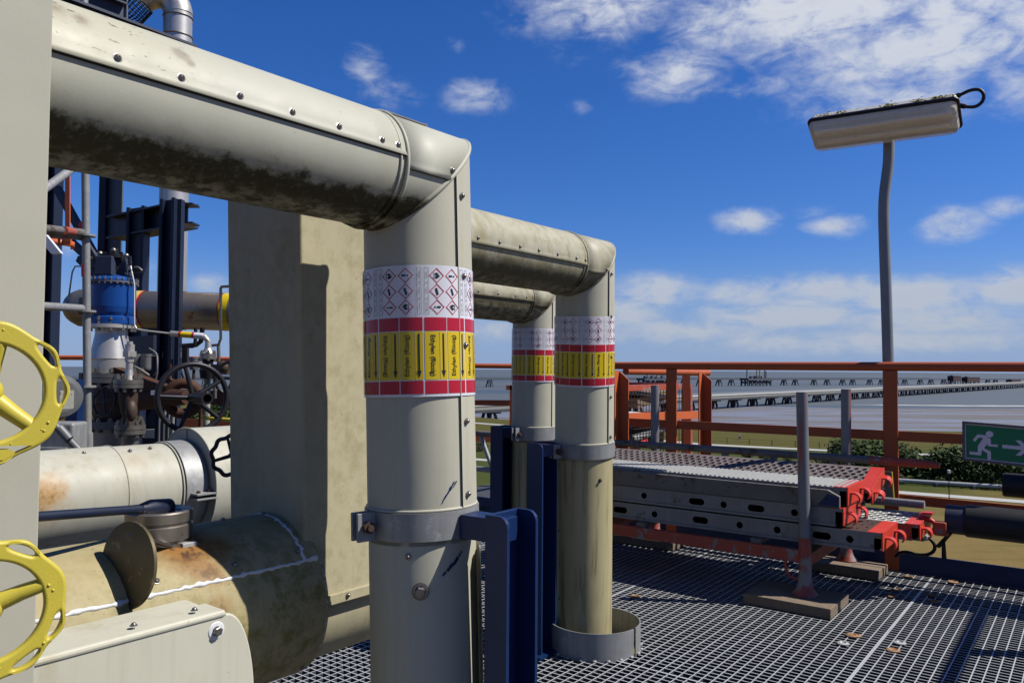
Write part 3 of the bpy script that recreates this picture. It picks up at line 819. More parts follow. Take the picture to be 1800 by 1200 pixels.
def ethylene_pipe(label, E, B, r, run, phi_seam, band_y, clamp_y, mats, seam_px, axis_px, dE, lower_r, seams, screw_ts, el_len, bead=True):
    """E elbow point, B foot of the upright, run = length of the horizontal part"""
    root = thing('insulated_pipe', label, 'pipe', (B.x, B.y, B.z), 'insulated ethylene pipes on the platform')
    dv = (B - E).normalized()
    h = PH; n = h + dv
    mh, mel, mv, mlo = mats

    def hp(t, ang, rr): return E + h * t + (PS * cos(ang) + ZZ * sin(ang)) * rr
    def mit_h(ang, rr):
        off = (PS * cos(ang) + ZZ * sin(ang)) * rr
        return -(off.dot(n)) / h.dot(n)
    hx = (h - dv * h.dot(dv)).normalized(); sx = (PS - dv * PS.dot(dv)).normalized()
    def vp(s, ang, rr): return E + dv * s + (sx * cos(ang) + hx * sin(ang)) * rr
    def mit_v(ang, rr):
        off = (sx * cos(ang) + hx * sin(ang)) * rr
        return -(off.dot(n)) / dv.dot(n)

    def shell_h(t0, t1, a0, a1, rr, nseg, flare=0.0, mitre=False, name='cladding', mat=None):
        b = MB(); steps = max(2, int((t1 - t0) / 0.08)); vs = []
        for i in range(steps + 1):
            for j in range(nseg + 1):
                ang = a0 + (a1 - a0) * j / nseg
                q = rr + (flare if j == 0 else 0)
                te = mit_h(ang, q) if mitre else t1
                t_ = t0 + (te - t0) * i / steps
                vs.append(hp(t_, ang, q))
        m_ = nseg + 1
        b.add(vs, [(i * m_ + j, i * m_ + j + 1, (i + 1) * m_ + j + 1, (i + 1) * m_ + j) for i in range(steps) for j in range(nseg)], 0, True)
        o = b.build(name, mat, root)
        if flare:
            sd = o.modifiers.new('sheet', 'SOLIDIFY'); sd.thickness = 0.0012; sd.offset = 0
        return o
    a_s = seams[0]
    tb = -el_len
    # horizontal run: full tube plus a lapped upper sheet whose free edge stands off
    shell_h(-run, tb, 0, 2 * pi, r, 64, 0, False, 'run_cladding', mh)
    shell_h(-run, tb, a_s, a_s + pi * 1.05, r + 0.0026, 40, 0.0034, False, 'lap_sheet', mh)
    shell_h(tb, 0, 0, 2 * pi, r + 0.0015, 64, 0, True, 'elbow_cladding', mel)
    shell_h(tb, 0, a_s - 0.20, a_s + pi, r + 0.0035, 40, 0.003, True, 'elbow_lap_sheet', mel)
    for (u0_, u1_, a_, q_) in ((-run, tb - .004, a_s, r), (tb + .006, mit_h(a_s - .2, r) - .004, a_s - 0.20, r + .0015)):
        MB().tube([hp(u0_, a_ + .012, q_ + .0008), hp(u1_, a_ + .012, q_ + .0008)], .0029, 8).build('lap_shade_strip', M['black'], root)  # black strip under the lap edge, put in as the gap's shade
    b = MB()
    ring = [hp(tb, 2 * pi * i / 64, r + 0.0035) for i in range(64)]
    b.tube(ring, 0.0042, 8, closed=True)
    ring = [hp(tb - 0.016, 2 * pi * i / 64, r + 0.002) for i in range(64)]
    b.tube(ring, 0.0026, 8, closed=True)
    b.build('swage_ring', mel, root)
    # mitre lip
    b = MB()
    b.tube([vp(mit_v(2 * pi * i / 64, r + .001), 2 * pi * i / 64, r + .001) for i in range(64)], 0.0055, 8, closed=True)
    b.build('mitre_lip', mel, root)
    # upright
    toC = V((EYE.x - B.x, EYE.y - B.y, 0)).normalized(); rt = V((-toC.y, toC.x, 0))
    tc2 = (toC - dv * toC.dot(dv)).normalized(); rt2 = (rt - dv * rt.dot(dv)).normalized()

    def cyl(phi, s, dr): a = radians(phi); return E + dv * s + (tc2 * cos(a) + rt2 * sin(a)) * (r + dr)
    def s_at(y): # distance down the upright whose front face shows at picture row y
        return (W(axis_px, y, dE - r) - E).dot(dv)
    sc = (s_at(clamp_y[0]), s_at(clamp_y[1]))
    L = (B - E).length
    b = MB(); vs = []
    N_ = 64
    for j in range(N_):
        a = 2 * pi * j / N_; vs.append(vp(mit_v(a, r), a, r))
    for j in range(N_):
        a = 2 * pi * j / N_; vs.append(vp(sc[0] + 0.004, a, r))
    b.add(vs, [(j, (j + 1) % N_, N_ + (j + 1) % N_, N_ + j) for j in range(N_)], 0, True)
    b.build('upright_cladding', mv, root)
    # lapped sheet edge of the upright
    f0, f1 = seams[1], seams[1] + 75
    b = MB(); vs = []; nn = 18
    for j in range(nn + 1):
        f = f0 + (f1 - f0) * j / nn; q = 0.0018 + (0.0030 if j == 0 else 0)
        p0 = cyl(f, 0, q); off = p0 - E; s_ = -(off.dot(n)) / dv.dot(n)
        vs += [cyl(f, s_ + .002, q), cyl(f, sc[0] - 0.004, q)]
    b.add(vs, [(2 * j, 2 * j + 1, 2 * j + 3, 2 * j + 2) for j in range(nn)], 0, True)
    o = b.build('upright_lap_sheet', mv, root)
    # lower part below the clamp
    b = MB()
    b.lathe(E, dv, [(sc[0] + .004, lower_r), (sc[1] + 0.01, lower_r)], 64, 0, False, ref=tc2)
    b.lathe(E, dv, [(sc[1] + .002, lower_r), (L, lower_r)], 64, 0, False, ref=tc2)
    b.build('lower_cladding', mlo, root)
    b = MB(); b.tube([cyl(360 * i / 64, sc[0] - 0.003, 0.0005) for i in range(64)], 0.0032, 8, closed=True); b.build('rolled_edge', mv, root)
    label_band(root, cyl, s_at(band_y[0]), s_at(band_y[1]), phi_seam)
    for px_ in screw_ts:
        ang = a_s + 0.15
        lo, hi = -run, 0.12
        for _ in range(40):                          # place along the run at the photographed column
            t_ = (lo + hi) / 2; q = hp(t_, ang, r) - EYE
            if 900 + F * q.dot(_r) / q.dot(_f) < px_: lo = t_
            else: hi = t_
        if t_ > tb: ang -= 0.17
        screw(root, hp(t_, ang, r + .0025 + (.0015 if t_ > tb else 0)), PS * cos(ang) + ZZ * sin(ang))
    return root, dict(E=E, dv=dv, cyl=cyl, s_at=s_at, sc=sc, tc=tc2, rt=rt2, L=L, r=r, lr=lower_r)


def norm_at(P, phi):
    a = radians(phi); return P['tc'] * cos(a) + P['rt'] * sin(a)


E1 = W(732, 321, 1.66); B1 = W(749, 1280, 1.60); B1 = E1 + (B1 - E1) * ((E1.z) / (E1.z - B1.z))
P1root, P1 = ethylene_pipe('nearest thick insulated pipe, with its shade-lined screwed lap and large marker band', E1, B1, 0.1115, 1.9, 5.5,
                           (467, 697), (897, 945), (M['clad_p1h'], M['clad_p1h'], M['clad'], M['clad']), None, 735, 1.66, 0.110,
                           (0.07, 45), [205, 317, 420, 512, 594, 670, 698, 791], 0.135)
E2 = W(1028, 470, 3.02); B2 = G(1025, 1122, 0)
P2root, P2 = ethylene_pipe('middle insulated pipe whose yellowed foot stands in a steel collar in the grating', E2, B2, 0.1125, 1.05, -4.8,
                           (556, 681), (785, 810), (M['clad_p2h'], M['clad_p2h'], M['clad'], M['clad_p2lo']), None, 1029, 3.02, 0.111,
                           (-0.15, 52), [760, 800, 839, 877, 913, 946, 979, 1012, 1028, 1066], 0.155)
E3 = W(940, 530, 4.03); B3 = W(936, 1000, 4.0); B3 = E3 + (B3 - E3) * ((E3.z) / (E3.z - B3.z))
P3root, P3 = ethylene_pipe('farthest of the three insulated pipes, half hidden behind the middle one', E3, B3, 0.1125, 1.35, -21,
                           (577, 671), (752, 774), (M['clad_p2h'], M['clad_p2h'], M['clad'], M['clad_p2lo']), None, 940, 4.03, 0.111,
                           (-0.15, 52), [840, 875, 905, 925], 0.155)
# screws on the uprights
for P, rt_, f, ys in ((P1, P1root, 54, (335, 482, 607, 743, 872)), (P2, P2root, 60, (480, 556, 628, 700, 772))):
    for y in ys: screw(rt_, P['cyl'](f, P['s_at'](y), .004), norm_at(P, f))
screw(P1root, P1['cyl'](-14, P1['s_at'](970), .0), norm_at(P1, -14))
screw(P1root, P1['cyl'](-2, P1['s_at'](1029), .0005), norm_at(P1, -2), HEXZ, 1.35)
MB().lathe(P1['cyl'](-2, P1['s_at'](1029), .0), norm_at(P1, -2), [(.0006, .0165), (.0012, .015), (.0014, .009)], 20).build('rust_ring', M['rust'], P1root)
_rn = random.Random(9)
_b = MB()
for (px_, y_, ln, w_, sl) in ((786, 858, .030, .0030, .75), (781, 866, .034, .0022, .7), (793, 852, .016, .0018, .7), (774, 878, .016, .0010, .8), (792, 985, .020, .0050, .6), (783, 993, .022, .0045, .55), (773, 1003, .012, .003, .5), (800, 974, .016, .003, .6)):
    f_ = math.degrees(math.asin((px_ - 738) / 93.0)); s_ = P1['s_at'](y_)
    pts_ = []
    for k_ in range(7):
        q_ = -1 + k_ / 3; ww_ = w_ * (1 - q_ * q_) ** .5 * _rn.uniform(.5, 1.2)
        pts_.append((q_ * ln / 2 * .7 - ww_ * .7, -q_ * ln / 2 * sl * 1.3 - ww_ * .7, q_ * ln / 2 * .7 + ww_ * .7, -q_ * ln / 2 * sl * 1.3 + ww_ * .7))
    vs_ = []
    for a_, c_, d_, e_ in pts_: vs_ += [P1['cyl'](f_ + math.degrees(a_ / .11), s_ + c_, .0006), P1['cyl'](f_ + math.degrees(d_ / .11), s_ + e_, .0006)]
    _b.add(vs_, [(2 * k_, 2 * k_ + 1, 2 * k_ + 3, 2 * k_ + 2) for k_ in range(6)])
_b.build('paint_scuff', M['navy'], P1root, kind='stuff')
for y in (823, 885, 945, 1005, 1068, 1116): screw(P2root, P2['cyl'](-57, P2['s_at'](y), -.0015), norm_at(P2, -57), None, 0.9)
screw(P2root, P2['cyl'](33, P2['s_at'](848), -.0015), norm_at(P2, 33), HEX, 0.7)
# sheet lap on the lower part of the near pipe, sticking out on the sunny side
b = MB(); vs = []
s0, s1 = P1['sc'][1] + 0.03, P1['L']
for j in range(15):
    f = 62 + 50 * j / 14; q = (0.020 if j == 0 else 0.016 if j < 2 else 0.011 if j < 4 else 0.006)
    vs += [P1['cyl'](f, s0 + (0.0 if j else 0.02), q), P1['cyl'](f, s1, q)]
b.add(vs, [(2 * j, 2 * j + 1, 2 * j + 3, 2 * j + 2) for j in range(14)], 0, True)
o = b.build('lower_lap_sheet', M['clad'], P1root)
b = MB(); vs = []
for j in range(10):
    f = -50 + 3 * j; vs += [P2['cyl'](f, P2['sc'][1] + .01, -.0003), P2['cyl'](f, P2['L'] - .01, -.0003)]
b.add(vs, [(2 * j, 2 * j + 1, 2 * j + 3, 2 * j + 2) for j in range(9)], 0, True)
o = b.build('lower_lap_sheet', M['clad_p2lo'], P2root)
# small weathered plate lying on top of the near elbow
pt = E1 + PH * (-0.055) + ZZ * 0.1155 - PS * .005
b = MB(); b.box(pt + ZZ * .003, (0.115, 0.06, 0.004), (PH, PS, ZZ)); b.bar(pt + PH * .058 + PS * .03, pt + PH * .058 - PS * .03, .008, .012)
b.build('cover_strip', M['zinc_dirty'], P1root, 0.001)


def pipe_support(label, P, post_c, ztop, depth, mat, lug_phi, side):
    """steel clamp round the pipe, arm and channel post standing on the floor"""
    root = thing('pipe_support', label, 'pipe support', (post_c.x, post_c.y, 0), 'blue pipe supports with clamps')
    r = P['lr']; s0, s1 = P['sc']; E, dv = P['E'], P['dv']
    b = MB(); b.lathe(E, dv, [(s0, r + .001), (s0, r + .0075), (s1, r + .0075), (s1, r + .001)], 56, 0, True, ref=P['tc'])
    b.build('clamp_band', M['zinc'], root)
    nrm = norm_at(P, lug_phi); tg = dv.cross(nrm).normalized()
    if tg.dot(P['tc']) < 0: tg = -tg
    c = E + dv * ((s0 + s1) / 2) + nrm * (r + .022)
    hgt = (s1 - s0) * 1.02
    for k in (-0.012, 0.012):
        MB().box(c + tg * k, (0.044, 0.007, hgt), (nrm, tg, dv)).build('clamp_lug', M['zinc'], root, 0.001)
    b = MB(); hx_ = lambda z0, z1, rr: b.lathe(c + nrm * .002, tg, [(z0, 0), (z0, rr), (z1, rr), (z1, 0)], 6)
    hx_(0.0155, 0.0265, 0.0125); hx_(-0.026, -0.0155, 0.0125)
    for i in range(len(b.s)): b.s[i] = False
    b.lathe(c + nrm * .002, tg, [(-0.034, 0), (-0.034, .0065), (0.033, .0065), (0.033, 0)], 12)
    b.build('clamp_bolt', M['rust_brown'], root)
    # channel: web along U, flanges towards +VV
    w, d, th = depth
    o0 = V((post_c.x, post_c.y, 0)); b = MB()
    def flange(uo):
        z1 = ztop; rr = 0.02
        pf = [(0, 0), (d, 0), (d, z1 - rr)] + [(d - rr + rr * cos(a), z1 - rr + rr * sin(a)) for a in (0.4, 0.8, 1.2)] + [(d - rr, z1), (0, z1)]
        b.prism([o0 + U * uo + VV * x + ZZ * z for x, z in pf], U * th)
    flange(-w / 2); flange(w / 2 - th)
    b.box(o0 + ZZ * (ztop / 2) + VV * (th / 2), (w - 2 * th, th, ztop), (U, VV, ZZ))
    b.build('post', mat, root, 0.0015)
    # arm
    ce = E + dv * ((s0 + s1) / 2)
    q = V((post_c.x, post_c.y, ce.z)) + VV * (d * 0.4)
    dr = (q - ce); dr.z = 0; dr = dr.normalized()
    MB().bar(ce + dr * (r + .006), q - dr * 0.0, 0.055, (s1 - s0) * 0.85, dv).build('arm', mat, root, 0.0015)
    MB().box(o0 + ZZ * 0.005 + VV * d * .4, (w + .06, d + .05, .008), (U, VV, ZZ)).build('base_plate', mat, root)
    return root


q = W(853, 900, 1.48)
pipe_support('dark blue channel post with clamp beside the nearest pipe', P1, V((q.x, q.y, 0)) + U * 0.05 , W(870, 905, 1.475).z, (0.10, 0.052, 0.008), M['navy'], -58, 1)
q = W(926, 800, 2.93)
pipe_support('dark blue post holding the middle pipe by a rusty bolted clamp', P2, V((q.x, q.y, 0)) + U * 0.05, W(945, 777, 2.95).z, (0.10, 0.07, 0.008), M['navy'], -52, -1)
q = W(864, 800, 3.98)
pipe_support('dark blue post with arm left of the farthest pipe', P3, V((q.x, q.y, 0)) + U * 0.05, W(880, 748, 4.0).z, (0.12, 0.075, 0.008), M['navy'], -40, -1)

# galvanised collar round the foot of the middle pipe
pc = G(1045, 1133, 0)
root = thing('floor_collar', 'grey galvanised split collar standing on the grating round the middle pipe', 'pipe collar', (pc.x, pc.y, 0))
b = MB()
toC = V((EYE.x - pc.x, EYE.y - pc.y, 0)).normalized()
gap = radians(58)
b.lathe(pc, ZZ, [(-0.012, .170), (.098, .170), (.098, .174), (-0.012, .174), (-0.012, .170)], 72, 0, True, gap + .04, gap + 2 * pi - .04, ref=toC)
x_ = toC; y_ = ZZ.cross(x_)
b.build('ring', M['zinc'], root)
for k in range(22):
    a = 2 * pi * k / 22
    if abs((a - gap + pi) % (2 * pi) - pi) < .1: continue
    p = pc + (x_ * cos(a) + y_ * sin(a)) * .1765
    MB().ball(p + ZZ * .001, (.010, .008, .006), 8).build('weld_bead', M['zinc'], root)


# ------------------------------------------------------------------ near left: cladding panel, handwheels, big low pipes, column
def PSP(px, py, off):        # on a plane parallel to the pipe run
    return PL(px, py, PS * off, PS)


def build_near_left():
    # panel
    off = -1.02
    e = PSP(78, 600, off); base = V((e.x, e.y, 0))
    root = thing('cladding_panel', 'large flat grey beige cladding panel behind the yellow handwheels', 'cladding', base)
    MB().box(base - PH * 0.5 - PS * 0.012 + ZZ * 1.1, (1.0, 0.022, 2.6), (PH, PS, ZZ)).build('sheet', M['panel'], root, 0.002)
    MB().box(base + PH * 0.002 - PS * 0.05 + ZZ * 1.1, (0.004, 0.055, 2.6), (PH, PS, ZZ)).build('folded_edge', M['panel'], root)
    # handwheels
    def wheel(px, py, d, R, rot, label):
        c = W(px, py, d)
        n = (PS * 0.9 + V((0.0, -0.25, 0.0)) + ZZ * 0.02).normalized()
        x = ZZ.cross(n).normalized(); y = n.cross(x)
        root = thing('handwheel', label, 'handwheel', c, 'yellow cast handwheels')
        P = lambda r, a, z=0.0: c + (x * cos(a) + y * sin(a)) * r + n * z
        cu = bpy.data.curves.new('rim', 'CURVE'); cu.dimensions = '2D'; cu.fill_mode = 'BOTH'
        cu.extrude = R * 0.030; cu.bevel_depth = R * 0.045; cu.bevel_resolution = 3; cu.offset = -R * 0.045
        def ring_spline(pts):
            sp = cu.splines.new('POLY'); sp.points.add(len(pts) - 1); sp.use_cyclic_u = True
            for q_, (x_, y_) in zip(sp.points, pts): q_.co = (x_, y_, 0, 1)
        slots = [rot + k * 2 * pi / 3 + pi / 3 + s_ * 0.31 for k in range(3) for s_ in (-1, 1)]
        def rout(a):
            bump = 0.0
            for m_ in slots: bump = max(bump, math.exp(-(((a - m_ + pi) % (2 * pi) - pi) / 0.20) ** 2))
            for k in range(3): bump = max(bump, 0.75 * math.exp(-(((a - rot - k * 2 * pi / 3 + pi) % (2 * pi) - pi) / 0.26) ** 2))
            return R * (0.935 + 0.068 * bump)
        ring_spline([(rout(2 * pi * i / 160) * cos(2 * pi * i / 160), rout(2 * pi * i / 160) * sin(2 * pi * i / 160)) for i in range(160)])
        ring_spline([(R * .675 * cos(-2 * pi * i / 90), R * .675 * sin(-2 * pi * i / 90)) for i in range(90)])
        for m_ in slots:
            pts = []
            for i in range(17):
                q_ = -1 + 2 * i / 16; pts.append((R * (.868 + .052 * (1 - q_ * q_) ** .5 + .012), m_ + .215 * q_))
            for i in range(1, 16):
                q_ = 1 - 2 * i / 16; pts.append((R * (.868 - .052 * (1 - q_ * q_) ** .5 + .012), m_ + .215 * q_))
            ring_spline([(r_ * cos(a), r_ * sin(a)) for r_, a in pts])
        ob = bpy.data.objects.new('rim_outline', cu); COL.objects.link(ob)
        bpy.context.view_layer.update()
        me0 = bpy.data.meshes.new_from_object(ob.evaluated_get(bpy.context.evaluated_depsgraph_get()))
        bpy.data.objects.remove(ob); bpy.data.curves.remove(cu)
        b = MB()
        b.add([c + x * v_.co.x + y * v_.co.y + n * v_.co.z for v_ in me0.vertices], [tuple(p_.vertices) for p_ in me0.polygons], 0, True)
        bpy.data.meshes.remove(me0)
        rnd = random.Random(int(py))
        for i in range(9):             # casting lumps
            a = rnd.uniform(0, 2 * pi); b.ball(P(R * rnd.uniform(.74, .90), a, R * .07), R * rnd.uniform(.014, .028), 8)
        o = b.build('rim', M['yellow'], root)
        b = MB()
        for k in range(3):
            a0 = rot + k * 2 * pi / 3
            b.tube([P(R * 0.06, a0, -R * 0.22), P(R * 0.45, a0, -R * 0.14), P(R * 0.66, a0, -R * .04), P(R * .78, a0, 0)], [R * 0.14, R * 0.115, R * 0.105, R * .07], 14)
        b.ball(P(0, 0, -R * 0.22), R * 0.24, 16)
        b.build('spokes', M['yellow'], root)
        MB().cyl(P(0, 0, -R * 0.9), P(0, 0, R * 0.05), R * 0.09, 16).build('stem', M['steel'], root)
    wheel(-24, 690, 0.78, 0.0735, -0.72, 'upper yellow cast handwheel in front of the panel')
    wheel(-24, 1075, 0.78, 0.0735, 0.36, 'lower chipped yellow handwheel in front of the panel')

    # big low pipe with white sealant
    A = W(490, 1040, 1.80); r = 0.180
    axo = A.dot(PS)
    A = V((A.x, A.y, A.z))
    root = thing('large_pipe', 'large lichen-stained insulated pipe with white sealant seams and a rusty nozzle', 'pipe', A)
    pt = lambda t, ang, rr: A + PH * t + (PS * cos(ang) + ZZ * sin(ang)) * rr
    noz = PSP(270, 955, axo); noz = V((noz.x, noz.y, A.z + r - 0.012)) + PS * 0.02
    t_n = (noz - A).dot(PH)
    cm = cladding('clad_lichen', (0.42, 0.355, 0.195), rcol=(0.27, 0.13, 0.03), stain=0.5, lichen=0.9, vstreak=0.2,
                  rust=[(noz + PS * 0.055 + ZZ * 0.0 + PH * 0.03, 0.115, 1.0), (noz + PS * 0.12 - ZZ * 0.05 + PH * 0.035, 0.045, 0.6), (noz + PS * 0.15 - ZZ * 0.11 + PH * 0.045, 0.035, 0.45)], rough=0.6)
    b = MB()
    b.lathe(A, PH, [(-1.1, r), (0, r), (0.004, r - .012)], 72, 0, True, ref=PS)
    b.build('sleeve_cladding', cm, root)
    b = MB(); b.lathe(A - PS * .040 - ZZ * .03, PH, [(-0.02, .152), (0.42, .152)], 64, 0, True, ref=PS); b.build('run_cladding', M['column'], root)
    sa = radians(35)
    b = MB(); vs = []
    for i in range(12):
        ang = sa + i * 0.12
        vs += [pt(-1.1, ang, r + .0025), pt(-0.005, ang, r + .0025)]
    b.add(vs, [(2 * j, 2 * j + 1, 2 * j + 3, 2 * j + 2) for j in range(11)], 0, True)
    o = b.build('lap_sheet', cm, root)
    # uneven beads of sealant along seam and ring
    rnd = random.Random(5)
    def bead(pts, w, seed):
        rr = random.Random(seed); b = MB(); ring = []
        ws = [w * (0.65 + 0.5 * rr.random() + (0.45 if rr.random() < .2 else 0)) for _ in pts]
        b.tube(pts, ws, 8)
        return b
    pts = [pt(-0.86 + 0.85 * i / 90, sa - 0.012 + rnd.uniform(-.008, .008), r - 0.001) for i in range(91)]
    bead(pts, .0046, 1).build('sealant_seam', M['sealant'], root)
    pts = [pt(-0.040 + rnd.uniform(-.003, .003), sa - .02 + (pi * 0.62) * i / 60, r - .0005) for i in range(61)]
    bead(pts, .0048, 2).build('sealant_ring', M['sealant'], root)
    pts = [pt(-0.004, sa - .02 - (pi * 0.55) * i / 60, r - .002) for i in range(61)]
    bead(pts, .0022, 3).build('sealant_ring', M['zinc_bright'], root)
    pts = [pt(-0.70 + rnd.uniform(-.004, .004), sa - 0.03 - 0.02 * i, r) for i in range(9)]
    bead(pts, .009, 4).build('sealant_patch', M['sealant'], root)
    for t_ in (-0.82, -0.63, -0.36, -0.20, -0.05): screw(root, pt(t_, sa + .12, r + .003), PS * cos(sa + .12) + ZZ * sin(sa + .12))
    for t_ in (-0.30, -0.14, -0.04): screw(root, pt(t_, sa + 1.0, r + .003), PS * cos(sa + 1.0) + ZZ * sin(sa + 1.0))
    for t_ in (-0.17, -0.02): screw(root, pt(t_, -.85, r + .001), PS * cos(-.85) + ZZ * sin(-.85))
    # nozzle, blind disc, lever
    b = MB()
    b.lathe(noz, ZZ, [(-0.02, .058), (.006, .058), (.008, .0625), (.034, .0625), (.036, .060), (.040, .060), (.042, .0625), (.060, .0625), (.0625, .060), (.0625, .050), (.056, .048), (.056, 0)], 64, 0, True)
    b.build('nozzle', M['nozzle'], root)
    MB().box(noz + PS * .05 + PH * .03 + ZZ * -.006, (.030, .03, .014), (PH, PS, ZZ)).build('hinge_lug', M['zinc_bright'], root, .001)
    c = W(226, 993, 1.40)
    nd = V((-.50, -.84, 0.10)).normalized()
    b = MB(); b.lathe(c, nd, [(-.003, 0), (-.003, .0765), (.003, .0765), (.003, 0)], 64, 0, True)
    b.build('cover_disc', M['disc_brown'], root)
    MB().bar(c + ZZ * .055 - nd * .004, noz - ZZ * .004 + PS * .05, .012, .005).build('hinge_arm', M['bolt'], root)
    a, e = W(60, 908, 1.30), noz + ZZ * .0655 + PH * .008
    b = MB(); d_ = (e - a).normalized(); sd_ = d_.cross(ZZ).normalized()
    b.tube([a, a + (e - a) * .7, e - d_ * .03], [.0085, .0085, .010], 12)
    b.tube([e - d_ * .06, e - d_ * .035, e + d_ * .015, e + d_ * .024], [.010, .017, .017, .008], 14)
    root2 = b.build('lever_bar', M['navy_dark']); tag(root2, 'dark blue lever bar lying across the steel nozzle', 'lever')

    # square insulated column standing on the large pipe
    cv = axo + 0.115
    k = PSP(533, 600, cv); k = V((k.x, k.y, 0))
    wv = 0.25
    for _ in range(40):                           # widen until the far edge stands where the photograph shows it
        q = k - PS * wv; q.z = 0.9
        dq = (q - EYE); x = 900 + F * dq.dot(_r) / dq.dot(_f)
        if x < 404: break
        wv += 0.01
    root = thing('insulated_column', 'tall square mottled beige insulated column rising from the large pipe', 'column', V((k.x, k.y, 0.5)))
    wu = 0.24; zt, zb = 1.475, 0.532
    lean = V((0.014, 0, 0))
    def q4(p0, p1, z0, z1):
        return [p0 + ZZ * z0 - lean * -1 * 1, p1 + ZZ * z0 + lean, p1 + ZZ * z1 - lean, p0 + ZZ * z1 - lean]
    b = MB()
    c0, c1, c2, c3 = k, k + PH * wu, k + PH * wu - PS * wv, k - PS * wv
    lo = [p + ZZ * zb + lean for p in (c0, c1, c2, c3)]; hi = [p + ZZ * zt - lean for p in (c0, c1, c2, c3)]
    b.add(lo + hi, [(0, 1, 5, 4), (1, 2, 6, 5), (2, 3, 7, 6), (3, 0, 4, 7), (4, 5, 6, 7), (3, 2, 1, 0)])
    b.build('cladding', M['column'], root, 0.006, 3)
    b = MB(); b.bar(lo[0] + PS * .004 + PH * .02, lo[1] + PS * .004 + PH * 0.2, .010, .022); b.build('bottom_lip', M['column'], root, .001)
    for t_ in (.11, .20): screw(root, lo[0] + PH * t_ + PS * .0105 + ZZ * .002, PS, None, 0.9)

    # front casing
    off = -1.20
    o0 = PSP(446, 1150, off); z1 = 0.634; R_ = 0.085
    def pp(t, z): return V((o0.x, o0.y, 0)) + PH * t + ZZ * z
    root = thing('pipe_casing', 'pale rounded casing in the foreground with a lapped screwed top edge', 'casing', pp(-0.3, 0))
    pf = [(-1.0, 0.0), (0.0, 0.0), (0.0, z1 - 0.16)] + [(-0.055 + 0.055 * cos(a), z1 - 0.16 + 0.16 * sin(a)) for a in [pi / 2 * i / 14 for i in range(1, 15)]] + [(-1.0, z1)]
    b = MB(); b.prism([pp(x, z) for x, z in pf], -PS * 0.14)
    b.build('casing_sheet', M['front_clad'], root, 0.010, 4)
    b = MB()                                            # lip strip along the top, then down round the end
    top = [pp(-1.0, z1), pp(-0.055, z1)]
    b.box((top[0] + top[1]) / 2 - PS * .030 + ZZ * .005, ((top[1] - top[0]).length, .066, .012), (PH, PS, ZZ))
    b.build('top_lap', M['front_clad'], root, 0.0055, 3)
    b = MB(); b.tube([pp(x, z) - PS * .004 for x, z in pf[1:-1]], .0040, 8); b.build('rolled_edge', M['front_clad'], root)
    for t_ in (-0.88, -0.47, -0.20, -0.10): screw(root, pp(t_, z1 + .016) - PS * .02, ZZ, None, .9)
    screw(root, pp(-0.072, z1 - .020), PS, HEXZ, 0.95)
    MB().lathe(pp(-0.072, z1 - .020), PS, [(0, .0150), (.0015, .0135), (.0022, .008)], 20).build('sealant_ring', M['sealant'], root)
    screw(root, pp(-0.03, z1 - .17), PS, None, .5)

    # white insulated pipe run with clamp and the bigger insulated box behind it
    off = -2.62; d0 = PSP(200, 866, off)
    A2 = V((d0.x, d0.y, d0.z)); r2 = .151
    root = thing('white_pipe', 'whitish insulated pipe with rust streak and steel clamp left of the column', 'pipe', A2)
    p2 = lambda t, ang, rr: A2 + PH * t + (PS * cos(ang) + ZZ * sin(ang)) * rr
    def tpx(px): return (PSP(px, 860, off) - A2).dot(PH)
    t1, t2, t3 = tpx(205), tpx(287), tpx(310)
    MB().lathe(A2, PH, [(tpx(20), r2 + .003), (t1 - .03, r2 + .003), (t1 - .028, r2)], 64, 0, True, ref=PS).build('first_sleeve', M['white_clad'], root)
    MB().lathe(A2, PH, [(t1 - .04, r2), (t2, r2 - .001)], 64, 0, True, ref=PS).build('second_sleeve', M['white_clad'], root)
    b = MB()
    for t_ in (t1 - .03, t2 - .008):
        b.tube([p2(t_, 2 * pi * i / 56, r2 + .0025) for i in range(56)], .003, 8, closed=True)
    b.build('swage_ring', M['white_clad'], root)
    MB().lathe(A2, PH, [(t2, r2), (t2, r2 + .006), (t2 + .075, r2 + .006), (t2 + .075, r2)], 56, 0, True, ref=PS).build('clamp_band', M['zinc'], root)
    for dz in (0, -.016):
        an = radians(-3)
        MB().box(p2(t2 + .05, an, r2 + .022) + ZZ * dz, (.075, .05, .006), (PH, PS, ZZ)).build('clamp_lug', M['zinc'], root, .001)
    for dt in (.03, .07): screw(root, p2(t2 + dt, radians(-3), r2 + .022) + ZZ * .003, ZZ, HEX, .8)
    for t_, an in ((-.12, 1.2), (.02, 1.15), (.09, 1.2)): screw(root, p2(t_, an, r2 + .003), PS * cos(an) + ZZ * sin(an))
    A3 = A2 + PH * (t3 + .035)
    r3 = .197
    root = thing('insulated_valve_box', 'big white drum-shaped valve insulation with dark end face', 'valve insulation', A3)
    MB().lathe(A3, PH, [(0, r3), (0.55, r3)], 64, 0, True, ref=PS).build('drum_cladding', M['white_clad'], root)
    MB().lathe(A3, PH, [(0, r2 - .03), (0, r3)], 64, 0, True, ref=PS).build('end_face', M['panel'], root)
    b = MB(); b.tube([A3 + (PS * cos(2 * pi * i / 64) + ZZ * sin(2 * pi * i / 64)) * r3 for i in range(64)], .003, 8, closed=True); b.build('rolled_edge', M['white_clad'], root)
    b = MB(); b.bar(A3 - PH * .001 + ZZ * (r2 - .01), A3 - PH * .001 + ZZ * (r3 - .002), .004, .004, PH); b.build('end_seam', M['bolt'], root)


build_near_left()


